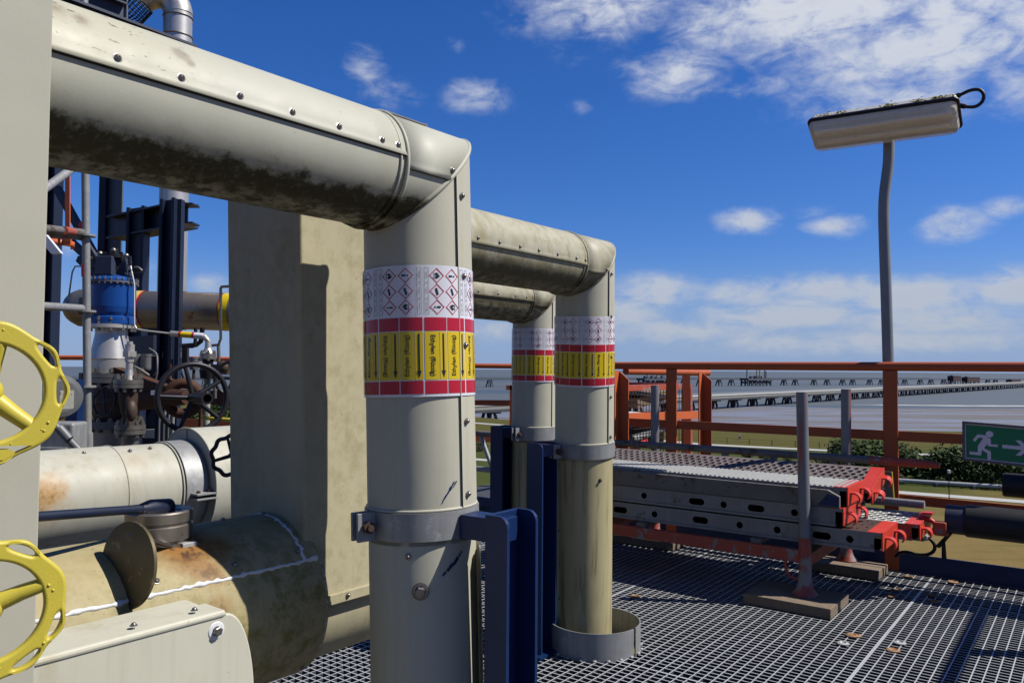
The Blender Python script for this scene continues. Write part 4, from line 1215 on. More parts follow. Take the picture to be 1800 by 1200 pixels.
def spoked_wheel(label, c, n, R, spokes, mat, rim=0.09, scallop=0, stem=0.0, up=ZZ, hub=0.14):
    n = V(n).normalized(); x = (V(up) - n * V(up).dot(n)).normalized(); y = n.cross(x)
    root = thing('handwheel', label, 'handwheel', c)
    P = lambda r, a, z=0.0: V(c) + (x * cos(a) + y * sin(a)) * r + n * z
    b = MB()
    N_ = 72
    b.tube([P(R * (1 + (0.05 * cos(scallop * 2 * pi * i / N_) if scallop else 0)), 2 * pi * i / N_) for i in range(N_)], R * rim, 10, closed=True)
    b.build('rim', mat, root)
    for k in range(spokes):
        a = 2 * pi * k / spokes + .25
        MB().tube([P(R * hub * .6, a, R * .02), P(R * .99, a)], [R * rim * .95, R * rim * .72], 8).build('spoke', mat, root)
    MB().cyl(P(0, 0, -R * .25), P(0, 0, R * .12), R * hub, 16).build('hub', mat, root)
    if stem:
        b = MB(); b.lathe(P(0, 0, 0), n, [(R * .1, R * .17), (stem, R * .17), (stem, R * .12), (stem * .5, R * .12)], 20); b.build('spindle_cover', mat, root)
    return root


# ------------------------------------------------------------------ plant behind, left of the column
def vert(px, y0, y1, d):        # the two ends of an upright seen at column px between rows y0 (top) and y1
    a = W(px, y0, d); b_ = W(px, y1, d)
    m = (a + b_) / 2
    return V((m.x, m.y, a.z)), V((m.x, m.y, b_.z))


def ibeam(b, p, q, w, h, side, th=0.012):     # p-q axis; flanges are w wide (along side), h apart
    p, q = V(p), V(q); d = (q - p).normalized(); s_ = (V(side) - d * V(side).dot(d)).normalized(); n = d.cross(s_)
    l = (q - p).length; c = (p + q) / 2
    b.box(c + n * (h / 2 - th / 2), (l, w, th), (d, s_, n))
    b.box(c - n * (h / 2 - th / 2), (l, w, th), (d, s_, n))
    b.box(c, (l, th * .8, h - 2 * th), (d, s_, n))
    return b


def flange_bolts(root, c, ax, R, n, r=0.011, z0=0.02, z1=0.035, mat=None):
    ax = V(ax).normalized(); x = ax.orthogonal().normalized(); y = ax.cross(x)
    first = None
    for k in range(n):
        a = 2 * pi * k / n + .2
        p = V(c) + (x * cos(a) + y * sin(a)) * R
        if first is None:
            b = MB(); b.lathe((0, 0, 0), ZZ, [(-z1, 0), (-z1, r), (-z0, r), (-z0, r * .6), (z0, r * .6), (z0, r), (z1, r), (z1, r * .6), (z1 + .008, r * .6), (z1 + .008, 0)], 6)
            for i in range(len(b.s)): b.s[i] = False
            first = b.build('flange_bolt', mat or M['old_steel'], None); first.parent = root
            first.matrix_basis = Matrix.Translation(-org(root)) @ frame(p, ax)
        else: place(first, root, frame(p, ax))


def build_plant():
    # navy steel frame
    root = thing('support_steelwork', 'navy blue steel frame of columns, stub beams and diagonal braces behind the valves', 'steel frame', V((-3.2, 6.0, 0)))
    def col(px, w, d, ytop, ybot, mat, sx=V((1, 0.0, 0)), h=None):
        a, e = vert(px, ytop, ybot, d)
        wm = w / F * d
        ibeam(b := MB(), e, a, wm if h is None else h, wm, ZZ.cross(sx) if h is None else ZZ.cross(sx))
        b.build('column', mat, root)
    # each column is an H section; the one nearest the valve has sunlight put into its web colour
    a, e = vert(91, -60, 1000, 6.6); ibeam(MB(), e, a, .11, .11, V((.6, .8, 0)))
    b = MB(); ibeam(b, e, a, .10, .10, V((.2, 1, 0))); b.build('column', M['navy_dark'], root)
    def hcol(px, y0, d, w, fl, mat, ybot=1000, both=True):
        # H section: sun on the web and shade on the flanges are in their colours
        a, e = vert(px, y0, ybot, d); c = (a + e) / 2; l = (a - e).length; k = d / F
        wx = w * k
        b = MB(); b.box(c, (wx, .012, l), (V((.86, -.5, 0)).normalized(), V((.5, .86, 0)).normalized(), ZZ)); b.build('web', mat, root)
        for sg in ((-1, 1) if both else (-1,)):
            MB().box(c + V((sg * (wx * .43 + fl * k * .5), -sg * wx * .25, 0)), (fl * k, .10, l)).build('flange', M['navy_dark'], root)
    hcol(207, -60, 6.2, 40, 12, M['navy_sunlit'], 470, False)
    hcol(236, 363, 5.6, 34, 5, M['navy_dull'])
    hcol(293, 349, 4.55, 24, 5, M['navy_dull'])
    MB().box((sum(vert(309, 349, 1000, 4.55), V((0, 0, 0)))) / 2, (.040, .05, (vert(309, 349, 1000, 4.55)[0] - vert(309, 349, 1000, 4.55)[1]).length)).build('flange', M['navy_dark'], root)
    a, e = vert(266, 560, 1000, 5.7)
    b = MB(); b.box((a + e) / 2, (.16, .05, (a - e).length)); b.build('column', M['navy_dark'], root)
    p, q = W(205, 402, 5.9), W(330, 378, 5.35)
    b = MB(); ibeam(b, p, q, .16, .17, V((.3, 1, 0))); b.build('stub_beam', M['navy_dark'], root)
    p, q = W(318, 360, 5.3), W(346, 360, 5.25)
    b = MB(); b.box(W(330, 361, 5.2), (.11, .12, .012)); b.box(W(330, 394, 5.2), (.11, .12, .012)); b.box(W(322, 377, 5.25), (.06, .012, .13)); b.build('stub_beam', M['black_metal'], root)
    for (x0, y0, x1, y1) in ((100, 330, 178, 470), (125, 425, 182, 478), (140, 455, 200, 512)):
        MB().bar(W(x0, y0, 6.3), W(x1, y1, 6.1), .05, .05).build('brace', M['navy_dull'], root)
    MB().bar(W(150, 690, 5.8), W(420, 700, 5.5), .05, .10).build('cross_beam', M['rust'], root)
    MB().bar(W(215, 610, 5.6), W(282, 606, 5.3), .10, .13).build('cross_beam', M['navy_dark'], root)
    # roof beams above the near pipe
    root = thing('roof_beam', 'dark blue I-beam end above the near pipe', 'beam', W(230, 50, 4.6))
    dirp = V((sin(radians(35)), cos(radians(35)), 0))
    q = W(336, 104, 4.2)
    b = MB(); ibeam(b, q - dirp * 1.9, q, .10, .13, PS); b.build('beam', M['navy_dull'], root)
    root = thing('roof_beam', 'second blue beam behind the cage of the vent outlet', 'beam', W(180, 20, 5.2))
    q = W(216, 30, 4.8)
    b = MB(); ibeam(b, q - dirp * 1.6, q, .10, .15, PS); b.build('beam', M['navy_dull'], root)
    q2 = W(229, 46, 4.75)
    b = MB(); b.bar(q2 - dirp * .35, q2, .10, .03); b.build('end_plate', M['navy_dull'], root)

    # vent pipe
    d = 6.3; w = 48 / F * d / 2
    a, e = vert(307, 22, 560, d)
    root = thing('vent_pipe', 'upright stainless vent pipe with a bend and wire cage at its mouth', 'vent pipe', e)
    b = MB(); b.tube([e, a], w, 32, True); b.build('riser', M['steel'], root)
    cen = a + V((-w * 1.45, 0, 0)); arc = [cen + V((w * 1.45 * cos(t_), -.35 * w * sin(t_ / 2) ** 2, w * 1.45 * sin(t_))) for t_ in [pi * i / 16 for i in range(0, 14)]]
    b = MB(); b.tube(arc, w * 1.02, 32, True); b.build('bend', M['steel'], root)
    for y in (28, 62): 
        z = W(307, y, d).z; b = MB(); b.tube([V((a.x, a.y, z)) + V((cos(t_), sin(t_), 0)) * w * 1.02 for t_ in [2 * pi * i / 40 for i in range(40)]], .006, 6, closed=True); b.build('weld_ring', M['old_steel'], root)
    tip = arc[-1]; dr = (arc[-1] - arc[-2]).normalized(); sx = dr.orthogonal().normalized(); sy = dr.cross(sx)
    b = MB()
    for k in range(24):
        t_ = 2 * pi * k / 24
        pts = [tip + dr * (j * .04) + (sx * cos(t_) + sy * sin(t_)) * w * (1.05 if j < 3 else (1.05 - .26 * (j - 3))) for j in range(7)]
        b.tube(pts, .0035, 4)
    for j in range(6):
        R_ = w * (1.05 if j < 3 else (1.05 - .26 * (j - 3)))
        b.tube([tip + dr * (j * .04) + (sx * cos(t_) + sy * sin(t_)) * R_ for t_ in [2 * pi * i / 32 for i in range(32)]], .0035, 4, closed=True)
    b.build('wire_cage', M['black_metal'], root)

    # run of bare steel pipe with yellow marker
    dd = 5.0; r = 32.5 / F * dd
    pa, pb = W(142, 541, dd), W(430, 549, 4.9)
    dr = (pb - pa).normalized(); root = thing('steel_pipe', 'tarnished steel pipe with yellow marker ring passing behind the blue valve', 'pipe', pa)
    MB().tube([pa + (pb - pa) * .12, pa + (pb - pa) * .62], r, 36).build('run', M['old_steel'], root)
    MB().tube([pa + (pb - pa) * .60, pb], r * 1.0, 36).build('run', M['pipe_brown'], root)
    MB().ball(pa + dr * .03, (r * 1.15, r * 1.0, r * 1.0), 28, 0, (dr, dr.cross(ZZ), ZZ)).tube([pa, pa + (pb - pa) * .13], r * 1.0, 36).build('end_cap', M['old_steel'], root)
    MB().tube([pa + (pb - pa) * .600, pa + (pb - pa) * .645], r * 1.03, 36).build('weld_ring', M['rust'], root)
    q0, q1 = pa + (pb - pa) * .318, pa + (pb - pa) * .400
    b = MB(); b.tube([q0, q1], r * 1.012, 48, False, 1)
    b.tube([q1, pa + (pb - pa) * .413], r * 1.014, 48, False, 0)
    x = dr.orthogonal().normalized(); y = dr.cross(x)
    for k in range(30):
        a = 2 * pi * k / 30
        o_ = (x * cos(a) + y * sin(a)) * r * 1.016; t_ = (-x * sin(a) + y * cos(a)) * .0022
        b.add([q0 + o_ - t_, q0 + o_ + t_, q1 + o_ + t_, q1 + o_ - t_], [(0, 1, 2, 3)], 2)
    b.build('marker_band', [M['label_red'], M['label_yellow'], M['label_white']], root)
    q0, q1 = pa + (pb - pa) * .885, pa + (pb - pa) * .94
    b = MB(); b.tube([q0, q0 + (q1 - q0) * .12], r * 1.013, 48, False, 0); b.tube([q0 + (q1 - q0) * .12, q1], r * 1.012, 48, False, 1); b.build('marker_band', [M['label_red'], M['label_yellow']], root)

    # blue control valve
    d = 4.2; k = d / F
    c = W(198, 520, d); X0 = c.x; Y0 = c.y
    root = thing('control_valve', 'large control valve with bright blue actuator on a steel cone', 'valve', V((X0, Y0, W(198, 790, d).z)))
    zz = lambda y: W(198, y, d).z
    ctr = lambda y, px=198: V((W(px, 600, d).x, Y0, zz(y)))
    def lat(prof, name, mat, px=198, n=40, sharp=True):
        o_ = ctr(600, px); b = MB(); b.lathe(V((o_.x, o_.y, 0)), ZZ, [(zz(y), rr * k) for y, rr in prof], n, 0, sharp); return b.build(name, mat, root)
    lat([(556, 0), (556, 33), (550, 35.5), (540, 37), (503, 37), (500, 38), (498, 40), (494, 40), (493, 37), (488, 33), (485, 24), (483, 12), (483, 0)], 'actuator', M['blue'])
    flange_bolts(root, ctr(496.5), ZZ, 39.3 * k, 26, .0055, .008, .014, M['zinc_dirty'])
    b = MB(); b.lathe(V((X0, Y0, 0)), ZZ, [(zz(498.5), 40.6 * k), (zz(496), 40.6 * k)], 40); b.build('clamp_ring', M['grey_cast'], root)
    lat([(570, 0), (570, 38), (559, 38), (556, 33)], 'blue_flange', M['blue'])
    lat([(577, 0), (577, 41), (570.6, 41), (570.6, 0)], 'flange', M['steel'], 193)
    flange_bolts(root, ctr(571, 196), ZZ, 37 * k, 12, .010, .022, .034)
    lat([(655, 33), (632, 33), (630, 34), (588, 26), (577, 26)], 'reducer', M['steel'], 197)
    lat([(672, 0), (672, 47), (664.5, 47), (664.5, 0)], 'flange', M['old_steel'], 206)
    lat([(663.5, 0), (663.5, 47), (656, 47), (656, 0)], 'flange', M['old_steel'], 206)
    flange_bolts(root, ctr(664, 206), ZZ, 42 * k, 14, .012, .030, .046)
    lat([(740, 30), (700, 38), (672, 34)], 'valve_body', M['rust_brown'], 205)
    lat([(751, 0), (751, 46), (738, 46), (738, 0)], 'flange', M['grey_cast'], 206)
    flange_bolts(root, ctr(745, 206), ZZ, 42 * k, 14, .012, .02, .034)
    lat([(900, 38), (751, 38)], 'spool', M['old_steel'], 206)
    # handwheel-like top plate, stem and small fittings
    for px_, py_ in ((166, 452), (184, 447), (214, 447), (228, 455)):
        MB().cyl(W(px_, py_ + 12, d - .04), W(px_, py_ - 4, d - .04), .008, 8).build('stud', M['black_metal'], root)
    for (x0, y0, x1, y1, r_) in ((236, 470, 250, 476, .006), (150, 455, 166, 456, .006), (222, 640, 262, 660, .008), (150, 690, 172, 694, .010), (244, 700, 262, 690, .012)):
        MB().tube(smooth([W(x0, y0, d - .03), W((x0 + x1) / 2, (y0 + y1) / 2 - 3, d - .03), W(x1, y1, d - .03)], 3), r_, 8).build('fitting', M['old_steel'], root)
    # top works
    lat([(484, 20), (470, 22), (470, 12), (455, 12), (455, 27), (449, 27), (449, 6), (436, 6)], 'top_works', M['black_metal'], 199)
    for (x0, y0, x1, y1) in ((157, 457, 178, 457), (157, 471, 185, 474), (222, 457, 228, 459), (218, 476, 248, 477)):
        MB().bar(W(x0, y0, d), W(x1, y1, d), .012, .012).build('bracket', M['black_metal'], root)
    MB().box(W(188, 468, d - .05), (.09, .08, .10)).box(W(215, 470, d), (.07, .07, .09)).build('positioner', M['navy_dull'], root, .004)
    for k2, (px, py) in enumerate(((176, 446), (200, 440), (222, 450))):
        MB().ball(W(px, py, d), .016, 8).build('bolt_head', M['old_steel'], root)
    MB().tube([W(157, 468, d), W(132, 468, d), W(127, 478, d), W(121, 520, d)], .0042, 8).build('signal_tube', M['bolt'], root)
    MB().tube([W(228, 460, d - .02), W(236, 500, d - .05), W(236, 570, d - .05), W(240, 578, d - .05), W(254, 581, d - .05), W(308, 587, d)], .0052, 8).build('signal_tube', M['steel'], root)

    # branch with label and small flanged valve
    root = thing('branch_line', 'thin steel branch line with yellow red marker sleeve bending down to a small flanged valve', 'pipe', W(366, 700, 4.2))
    k = 4.2 / F
    MB().tube([W(300, 586, 4.2), W(350, 590, 4.2), W(360, 592, 4.2), W(366, 600, 4.2), W(366, 612, 4.2)], 5 * k, 14).build('tube', M['steel'], root)
    for x0, x1, m_ in ((315, 319, 'label_red'), (319, 338, 'label_yellow'), (338, 342, 'label_red'), (342, 358, 'label_white')):
        MB().tube([W(x0, 587.2 + (x0 - 315) * .08, 4.2), W(x1, 587.2 + (x1 - 315) * .08, 4.2)], 5.4 * k, 14).build('marker_sleeve', M[m_], root)
    c = W(366, 600, 4.2); zz2 = lambda y: W(366, y, 4.2).z
    def lat2(prof, name, mat):
        b = MB(); b.lathe(V((c.x, c.y, 0)), ZZ, [(zz2(y), rr * k) for y, rr in prof], 24); return b.build(name, mat, root)
    lat2([(621, 10), (612, 6), (600, 5)], 'reducer', M['steel'])
    lat2([(626, 0), (626, 14), (621.5, 14), (621.5, 0)], 'flange', M['old_steel'])
    lat2([(631, 0), (631, 14), (626.7, 14), (626.7, 0)], 'flange', M['old_steel'])
    flange_bolts(root, V((c.x, c.y, zz2(626))), ZZ, 11.5 * k, 6, .008, .015, .024)
    lat2([(665, 12), (650, 14), (640, 9), (631, 10)], 'valve_body', M['black_metal'])
    lat2([(800, 5.5), (665, 5.5)], 'pipe_leg', M['box_grey'])
    MB().bar(W(372, 648, 4.2), W(402, 650, 4.2), .05, .05).ball(W(392, 645, 4.1), .035, 10).build('side_port', M['rust_brown'], root)
    MB().tube([W(356, 576, 4.6), W(353, 600, 4.6), W(345, 606, 4.6), W(318, 608, 4.6)], .014, 10).build('bypass_tube', M['black_metal'], root)
    MB().tube([W(388, 505, 4.3), W(388, 595, 4.3), W(384, 606, 4.3), W(372, 607, 4.3)], .008, 8).tube([W(405, 503, 4.3), W(388, 504, 4.3)], .008, 8).build('impulse_tube', M['bolt'], root)
    MB().bar(W(326, 640, 4.5), W(326, 608, 4.5), .03, .03, V((0, 1, 0))).build('bracket', M['black_metal'], root)

    for k_, (pts, r_, mt_, lab) in enumerate((
            ([(300, 640), (300, 668), (330, 672), (352, 690), (352, 760)], .012, 'rust', 'rusty drain pipe curving behind the black handwheel'),
            ([(384, 606), (384, 640), (378, 660), (378, 700)], .010, 'old_steel', 'thin steel drain tube beside the small flanged valve'),
            ([(270, 660), (276, 650), (276, 624), (262, 612)], .005, 'grey_cast', 'thin grey cable rising beside the sensor'),
            ([(330, 608), (342, 606), (344, 576)], .010, 'black_metal', 'short black bypass tube under the steel pipe'),
            ([(130, 745), (146, 720), (150, 690)], .008, 'black', 'black cable behind the scaffold standard'))):
        o_ = MB().tube(smooth([W(x_, y_, 4.35) for x_, y_ in pts]), r_, 8).build('small_pipe' if 'cable' not in lab else 'cable', M[mt_]); tag(o_, lab, 'pipe' if 'cable' not in lab else 'cable')
    # small steam valve in front of the control valve
    d = 3.7; k = d / F; c = W(226, 700, d); z3 = lambda y: W(226, y, d).z
    root = thing('needle_valve', 'small flanged needle valve with bright spindle in front of the control valve', 'valve', V((c.x, c.y, z3(790))))
    def lat3(prof, name, mat, n=28, dx=0, flat=False):
        b = MB(); b.lathe(V((c.x + dx * k, c.y, 0)), ZZ, [(z3(y), rr * k) for y, rr in prof], n)
        if flat: b.s = [False] * len(b.s)
        return b.build(name, mat, root)
    lat3([(800, 14), (766, 14), (762, 18)], 'pipe_leg', M['old_steel'], dx=5)
    lat3([(762, 0), (762, 25), (755, 25), (755, 0)], 'flange', M['old_steel'], dx=4)
    lat3([(754, 0), (754, 25), (746.5, 25), (746.5, 0)], 'flange', M['old_steel'], dx=4)
    flange_bolts(root, V((c.x + 4 * k, c.y, z3(754))), ZZ, 20 * k, 8, .010, .022, .036)
    lat3([(746, 9), (730, 9), (722, 13), (690, 16), (681, 16)], 'valve_body', M['rust_brown'])
    MB().ball(W(231, 722, d - .07), (.026, .03, .05), 16).build('valve_bonnet', M['rust_brown'], root)
    lat3([(681.5, 0), (681.5, 24), (675.5, 24), (675.5, 0)], 'flange', M['old_steel'], dx=-1)
    lat3([(674.7, 0), (674.7, 24), (667, 24), (667, 0)], 'flange', M['old_steel'], dx=-1)
    flange_bolts(root, V((c.x - k, c.y, z3(674))), ZZ, 19 * k, 8, .010, .022, .038)
    lat3([(667, 9), (660, 7.5), (650, 6), (636, 6)], 'spindle', M['steel'])
    lat3([(636, 0), (636, 8), (627, 8), (627, 11.5), (617, 11.5), (617, 0)], 'gland_nut', M['steel'], 6, 0, True)
    lat3([(617, 8), (605, 8), (605, 5), (600, 5), (600, 0)], 'spindle_top', M['steel'])
    spoked_wheel('small black scalloped handwheel low beside the control valve', W(184, 706, 3.75), (-.35, -.9, .1), 25 / F * 3.75, 4, M['black_metal'], .09, 10)
    MB()
    # gate valve with the big black wheel
    d = 3.5
    root = thing('gate_valve', 'rust brown gate valve lying sideways behind the big black handwheel', 'valve', W(280, 700, 4.0))
    MB().tube([W(230, 700, 4.1), W(262, 700, 4.0), W(330, 698, 3.8)], [.075, .055, .035], 20).build('yoke', M['rust'], root)
    MB().tube([W(250, 690, 4.05), W(257, 690, 4.04)], .085, 24).build('flange', M['rust_brown'], root)
    b = MB(); b.tube([W(322, 700, 3.9) + V((cos(t_), 0.2 * cos(t_), sin(t_))) * .075 for t_ in [2 * pi * i / 40 for i in range(40)]], .026, 12, closed=True); b.build('gear_ring', M['rust'], root)
    MB().bar(W(205, 655, 4.1), W(300, 690, 3.9), .05, .06).build('yoke_arm', M['rust'], root)
    MB().box(W(278, 690, 3.9), (.06, .03, .022)).build('tag_plate', M['label_white'], root)
    nwh = V((.62, -.77, .02))
    spoked_wheel('big black five-spoked handwheel with tubular spindle cover left of the column', W(339, 699, d), nwh, 59 / F * d, 5, M['black_metal'], .085, 0, .20, ZZ, .13)
    spoked_wheel('dark green handwheel half hidden behind the column edge', W(410, 665, 3.9), (.25, -.95, 0), 30 / F * 3.9, 5, M['black_metal'], .10, 0)
    c = W(408, 800, 2.45)
    spoked_wheel('small black scalloped wheel on the white drum beside the column', c, (.55, -.82, .05), 34 / F * 2.45, 4, M['black_metal'], .11, 9)
    # junction boxes
    for px, w, lab in ((292, 21, 'left weathered grey junction box with white label'), (316, 24, 'right weathered grey junction box with white label')):
        c = W(px, 625, 4.6)
        root = thing('junction_box', lab, 'junction box', c, 'junction boxes on the steel frame')
        MB().box(c, (w / F * 4.6, .06, 25 / F * 4.6)).build('enclosure', M['box_grey'], root, .004)
        MB().box(c + V((.002, -.032, .005)), (w / F * 4.6 * .66, .003, .036)).build('paper_label', M['label_white'], root)
        MB().tube([c + V((0, 0, -.04)), c + V((.01, 0, -.09)), c + V((.02, .03, -.16))], .006, 8).build('cable', M['black'], root)
    # position sensors
    for px, y0, y1, w, lab in ((258, 622, 650, 16, 'grey cylindrical sensor just right of the needle valve spindle'), (341, 627, 650, 15, 'grey cylindrical sensor below the thin branch line'), (240, 622, 648, 12, 'small grey sensor half hidden behind the needle valve')):
        a, e = vert(px, y0, y1, 4.3); r = w / 2 / F * 4.3
        root = thing('sensor', lab, 'sensor', e, 'grey cylindrical sensors')
        b = MB(); b.lathe(e, ZZ, [(0, 0), (0, r * .9), (.01, r), (a.z - e.z - .012, r), (a.z - e.z - .012, r * 1.08), (a.z - e.z, r * 1.08), (a.z - e.z, 0)], 20); b.build('housing', M['grey_cast'], root)
        MB().cyl(e - ZZ * .05, e, r * .35, 10).build('stem', M['rust'], root)
        MB().tube([a + V((r, 0, -.01)), a + V((r + .03, 0, -.01)), a + V((r + .035, 0, -.10)), a + V((r + .02, 0, -.17))], .004, 6).build('cable', M['grey_cast'], root)
    # conduits
    for i, px in enumerate((278, 286, 294, 301)):
        a, e = vert(px, 735 + 2 * i, 1000, 4.4)
        r_ = MB().tube([e, a, a + V((.004, 0, .05))], [.009, .009, .007], 10).build('conduit', M['zinc'])
        tag(r_, ('leftmost', 'second', 'third', 'rightmost')[i] + ' slim galvanised conduit of the four rising left of the black handwheel', 'conduit', 'row of conduits')
    # yellow lever
    o_ = MB().tube([W(357, 734, 3.6), W(420, 739, 3.55)], .009, 10).build('valve_lever', M['yellow']); tag(o_, 'thin yellowish lever rod reaching past the black wheel to the column', 'lever')
    # scaffold
    d = 3.9; r = .0185
    a, e = W(147, -90, d), W(156, 1000, d)
    root = thing('scaffold', 'galvanised scaffold standard with ledgers, rosettes and red tape left of the blue valve', 'scaffold', e)
    MB().tube([a, e], r, 20).build('standard', M['zinc'], root)
    MB().tube([W(155, 760, d), W(156, 1000, d)], r * 1.18, 20).build('standard_sleeve', M['zinc'], root)
    for y, yl, dl in ((410, 400, 3.3), (543, 537, 3.4), (675, 676, 3.6)):
        MB().tube([W(60, yl, dl), W(146, y - 1, d)], r, 16).build('ledger', M['zinc_dirty'] if y < 500 else M['zinc'], root)
        c = W(151, y + 4, d)
        MB().lathe(c, ZZ, [(-.005, r), (-.005, .046), (.005, .046), (.005, r)], 24, 0).build('rosette', M['zinc'], root)
        MB().box(W(143, y - 5, d), (.018, .024, .085)).build('wedge_head', M['red'] if y < 500 else M['zinc_dirty'], root, .003)
    MB().tube([W(74, 407, 3.5), W(142, 417, d)], r * .9, 14).build('ledger', M['zinc_dirty'], root)
    MB().tube([W(112, 405, 3.6), W(141, 409.5, d)], r * 1.03, 16).build('red_band', M['red_worn'], root)
    MB().tube([W(60, 345, 3.4), W(135, 291, 3.8), W(150, 280, 3.9)], r, 16).build('diagonal_brace', M['zinc'], root)
    MB().tube([W(75, 334, 3.48), W(88, 325, 3.55)], r * 1.03, 16).build('warning_tape', M['red'], root)
    MB().tube([W(150, 465, d), W(150.3, 486, d)], r * 1.03, 16).build('warning_tape', M['pink_tape'], root)
    MB().prism([W(72, 410, 3.3), W(80, 412, 3.3), W(107, 445, 3.3), W(90, 446, 3.3), W(72, 425, 3.3)], V((0, .02, 0))).build('tag_plate', M['label_white'], root)
    MB().tube([W(85, -40, 3.9), W(160, 20, 4.2), W(178, 30, 4.2)], r, 14).build('ledger', M['zinc'], root)
    MB().lathe(W(160, 24, 4.2), ZZ, [(-.005, r), (-.005, .05), (.005, .05), (.005, r)], 20).build('rosette', M['zinc'], root)
    MB().tube([W(132, -10, 5.2), W(136, 20, 5.2)], r, 12).build('red_band', M['red_worn'], root)
    # ladder cage
    root = thing('ladder_cage', 'bright orange ladder cage behind the scaffold', 'ladder', W(100, 440, 5.8))
    MB().bar(W(119, 296, 5.8), W(119, 425, 5.8), .034, .012, V((0, 1, 0))).build('cage_bar', M['orange'], root)
    MB().bar(W(77, 280, 5.8), W(77, 412, 5.8), .03, .012, V((0, 1, 0))).build('cage_bar', M['orange'], root)
    MB().bar(W(92, -40, 5.8), W(98, 60, 5.8), .05, .012, V((0, 1, 0))).build('cage_bar', M['orange'], root)
    cc = W(95, 429, 5.9); rr = .13
    b = MB(); vs = []
    for i in range(25):
        t_ = -pi * .95 + 1.3 * pi * i / 24
        p = cc + V((cos(t_) * rr, sin(t_) * rr, 0)); vs += [p - ZZ * .022, p + ZZ * .022]
    b.add(vs, [(2 * i, 2 * i + 1, 2 * i + 3, 2 * i + 2) for i in range(24)], 0, True); o_ = b.build('cage_hoop', M['orange'], root)
    o_.modifiers.new('sheet', 'SOLIDIFY').thickness = .006
    MB().bar(W(70, 422, 5.9), W(125, 424, 5.8), .012, .05).build('cage_hoop', M['orange'], root)
    # back railing on the left
    root = thing('railing', 'orange back railing seen behind the scaffold and valves at left', 'railing', W(200, 770, 7.6))
    MB().tube([W(40, 628, 7.8), W(260, 629, 7.6), W(430, 632, 7.4)], .024, 14).build('top_rail', M['orange'], root)
    MB().bar(W(90, 690, 7.8), W(430, 694, 7.4), .012, .055).build('mid_rail', M['orange'], root)
    MB().bar(W(90, 745, 7.8), W(430, 742, 7.4), .012, .07).build('toe_board', M['orange'], root)
    for px in (172, 418): MB().bar(W(px, 1000, 7.65), W(px - 3, 630, 7.65), .06, .012, V((0, 1, 0))).build('post', M['orange'], root)
    o_ = MB().bar(W(250, 762, 5.6), W(430, 757, 5.4), .06, .06).build('cable_tray', M['white_clad']); tag(o_, 'pale cable tray running below the orange rails behind the wheel', 'cable tray')
    # grey cover disc and cabinet behind the upper yellow wheel
    c = W(112, 697, 3.0)
    n = V((.75, -.66, 0)).normalized()
    root = thing('blind_flange', 'round grey blind cover peeking out right of the upper yellow wheel', 'cover', c)
    MB().lathe(c - n * .05, n, [(-.10, .085), (0, .085), (.012, .078), (.03, .078), (.034, .060), (.034, 0)], 40, 0).build('cover', M['grey_cast'], root)
    MB().box(c + n * .03 + ZZ * -.01, (.05, .004, .07), (ZZ.cross(n), n, ZZ)).build('tag_plate', M['box_grey'], root)
    c = W(100, 775, 3.2)
    root = thing('cable_box', 'ribbed galvanised box with strut under the grey cover at left', 'box', c)
    MB().box(c + V((-.05, .05, -.02)), (.24, .12, .19)).build('box_body', M['zinc'], root, .012, 3)
    MB().box(c + V((-.05, -.012, -.03)), (.20, .01, .012)).build('rib', M['zinc'], root, .003)
    MB().box(W(131, 730, 3.5), (.05, .05, .32)).build('bracket', M['navy'], root)
    MB().tube([W(88, 738, 2.9), W(140, 792, 2.9)], [.014, .014], 12).tube([W(104, 752, 2.88), W(122, 772, 2.88)], .017, 12).build('strut', M['grey_cast'], root)


build_plant()


# ------------------------------------------------------------------ right side: railing, lamp, sign
def plate_holes(b, O, ax, ay, L, H, holes, mi=0, n=8):
    """plate with one row of holes: (x, half slot length, radius); thin sheet, real openings"""
    O, ax, ay = V(O), V(ax), V(ay)
    x = 0.0
    for (hx, hl, r) in sorted(holes):
        x0, x1 = hx - hl - r * 1.25, hx + hl + r * 1.25
        b.add([O + ax * x, O + ax * x0, O + ax * x0 + ay * H, O + ax * x + ay * H], [(0, 1, 2, 3)], mi)
        out, inn = [], []
        N_ = n * 2
        for i in range(N_):
            a = 2 * pi * (i + .5) / N_
            cx = hl if cos(a) > 0 else -hl
            inn.append(O + ax * (hx + cx + r * cos(a)) + ay * (H / 2 + r * sin(a)))
            ca, sa_ = cos(a), sin(a); m_ = max(abs(ca), abs(sa_))
            out.append(O + ax * (hx + (x1 - x0) / 2 * ca / m_) + ay * (H / 2 + H / 2 * sa_ / m_))
        b.add(out + inn, [(i, (i + 1) % N_, N_ + (i + 1) % N_, N_ + i) for i in range(N_)], mi)
        cs = [O + ax * x0, O + ax * x1, O + ax * x1 + ay * H, O + ax * x0 + ay * H]
        for c_, k0 in zip(cs, (2.5, 3.5, .5, 1.5)):      # close the four corners
            j = min(range(N_), key=lambda i: (out[i] - c_).length)
            j2 = min((j + 1) % N_, (j - 1) % N_, key=lambda i: (out[i] - c_).length)
            b.add([c_, out[j], out[j2]], [(0, 1, 2)], mi)
        x = x1
    b.add([O + ax * x, O + ax * L, O + ax * L + ay * H, O + ax * x + ay * H], [(0, 1, 2, 3)], mi)


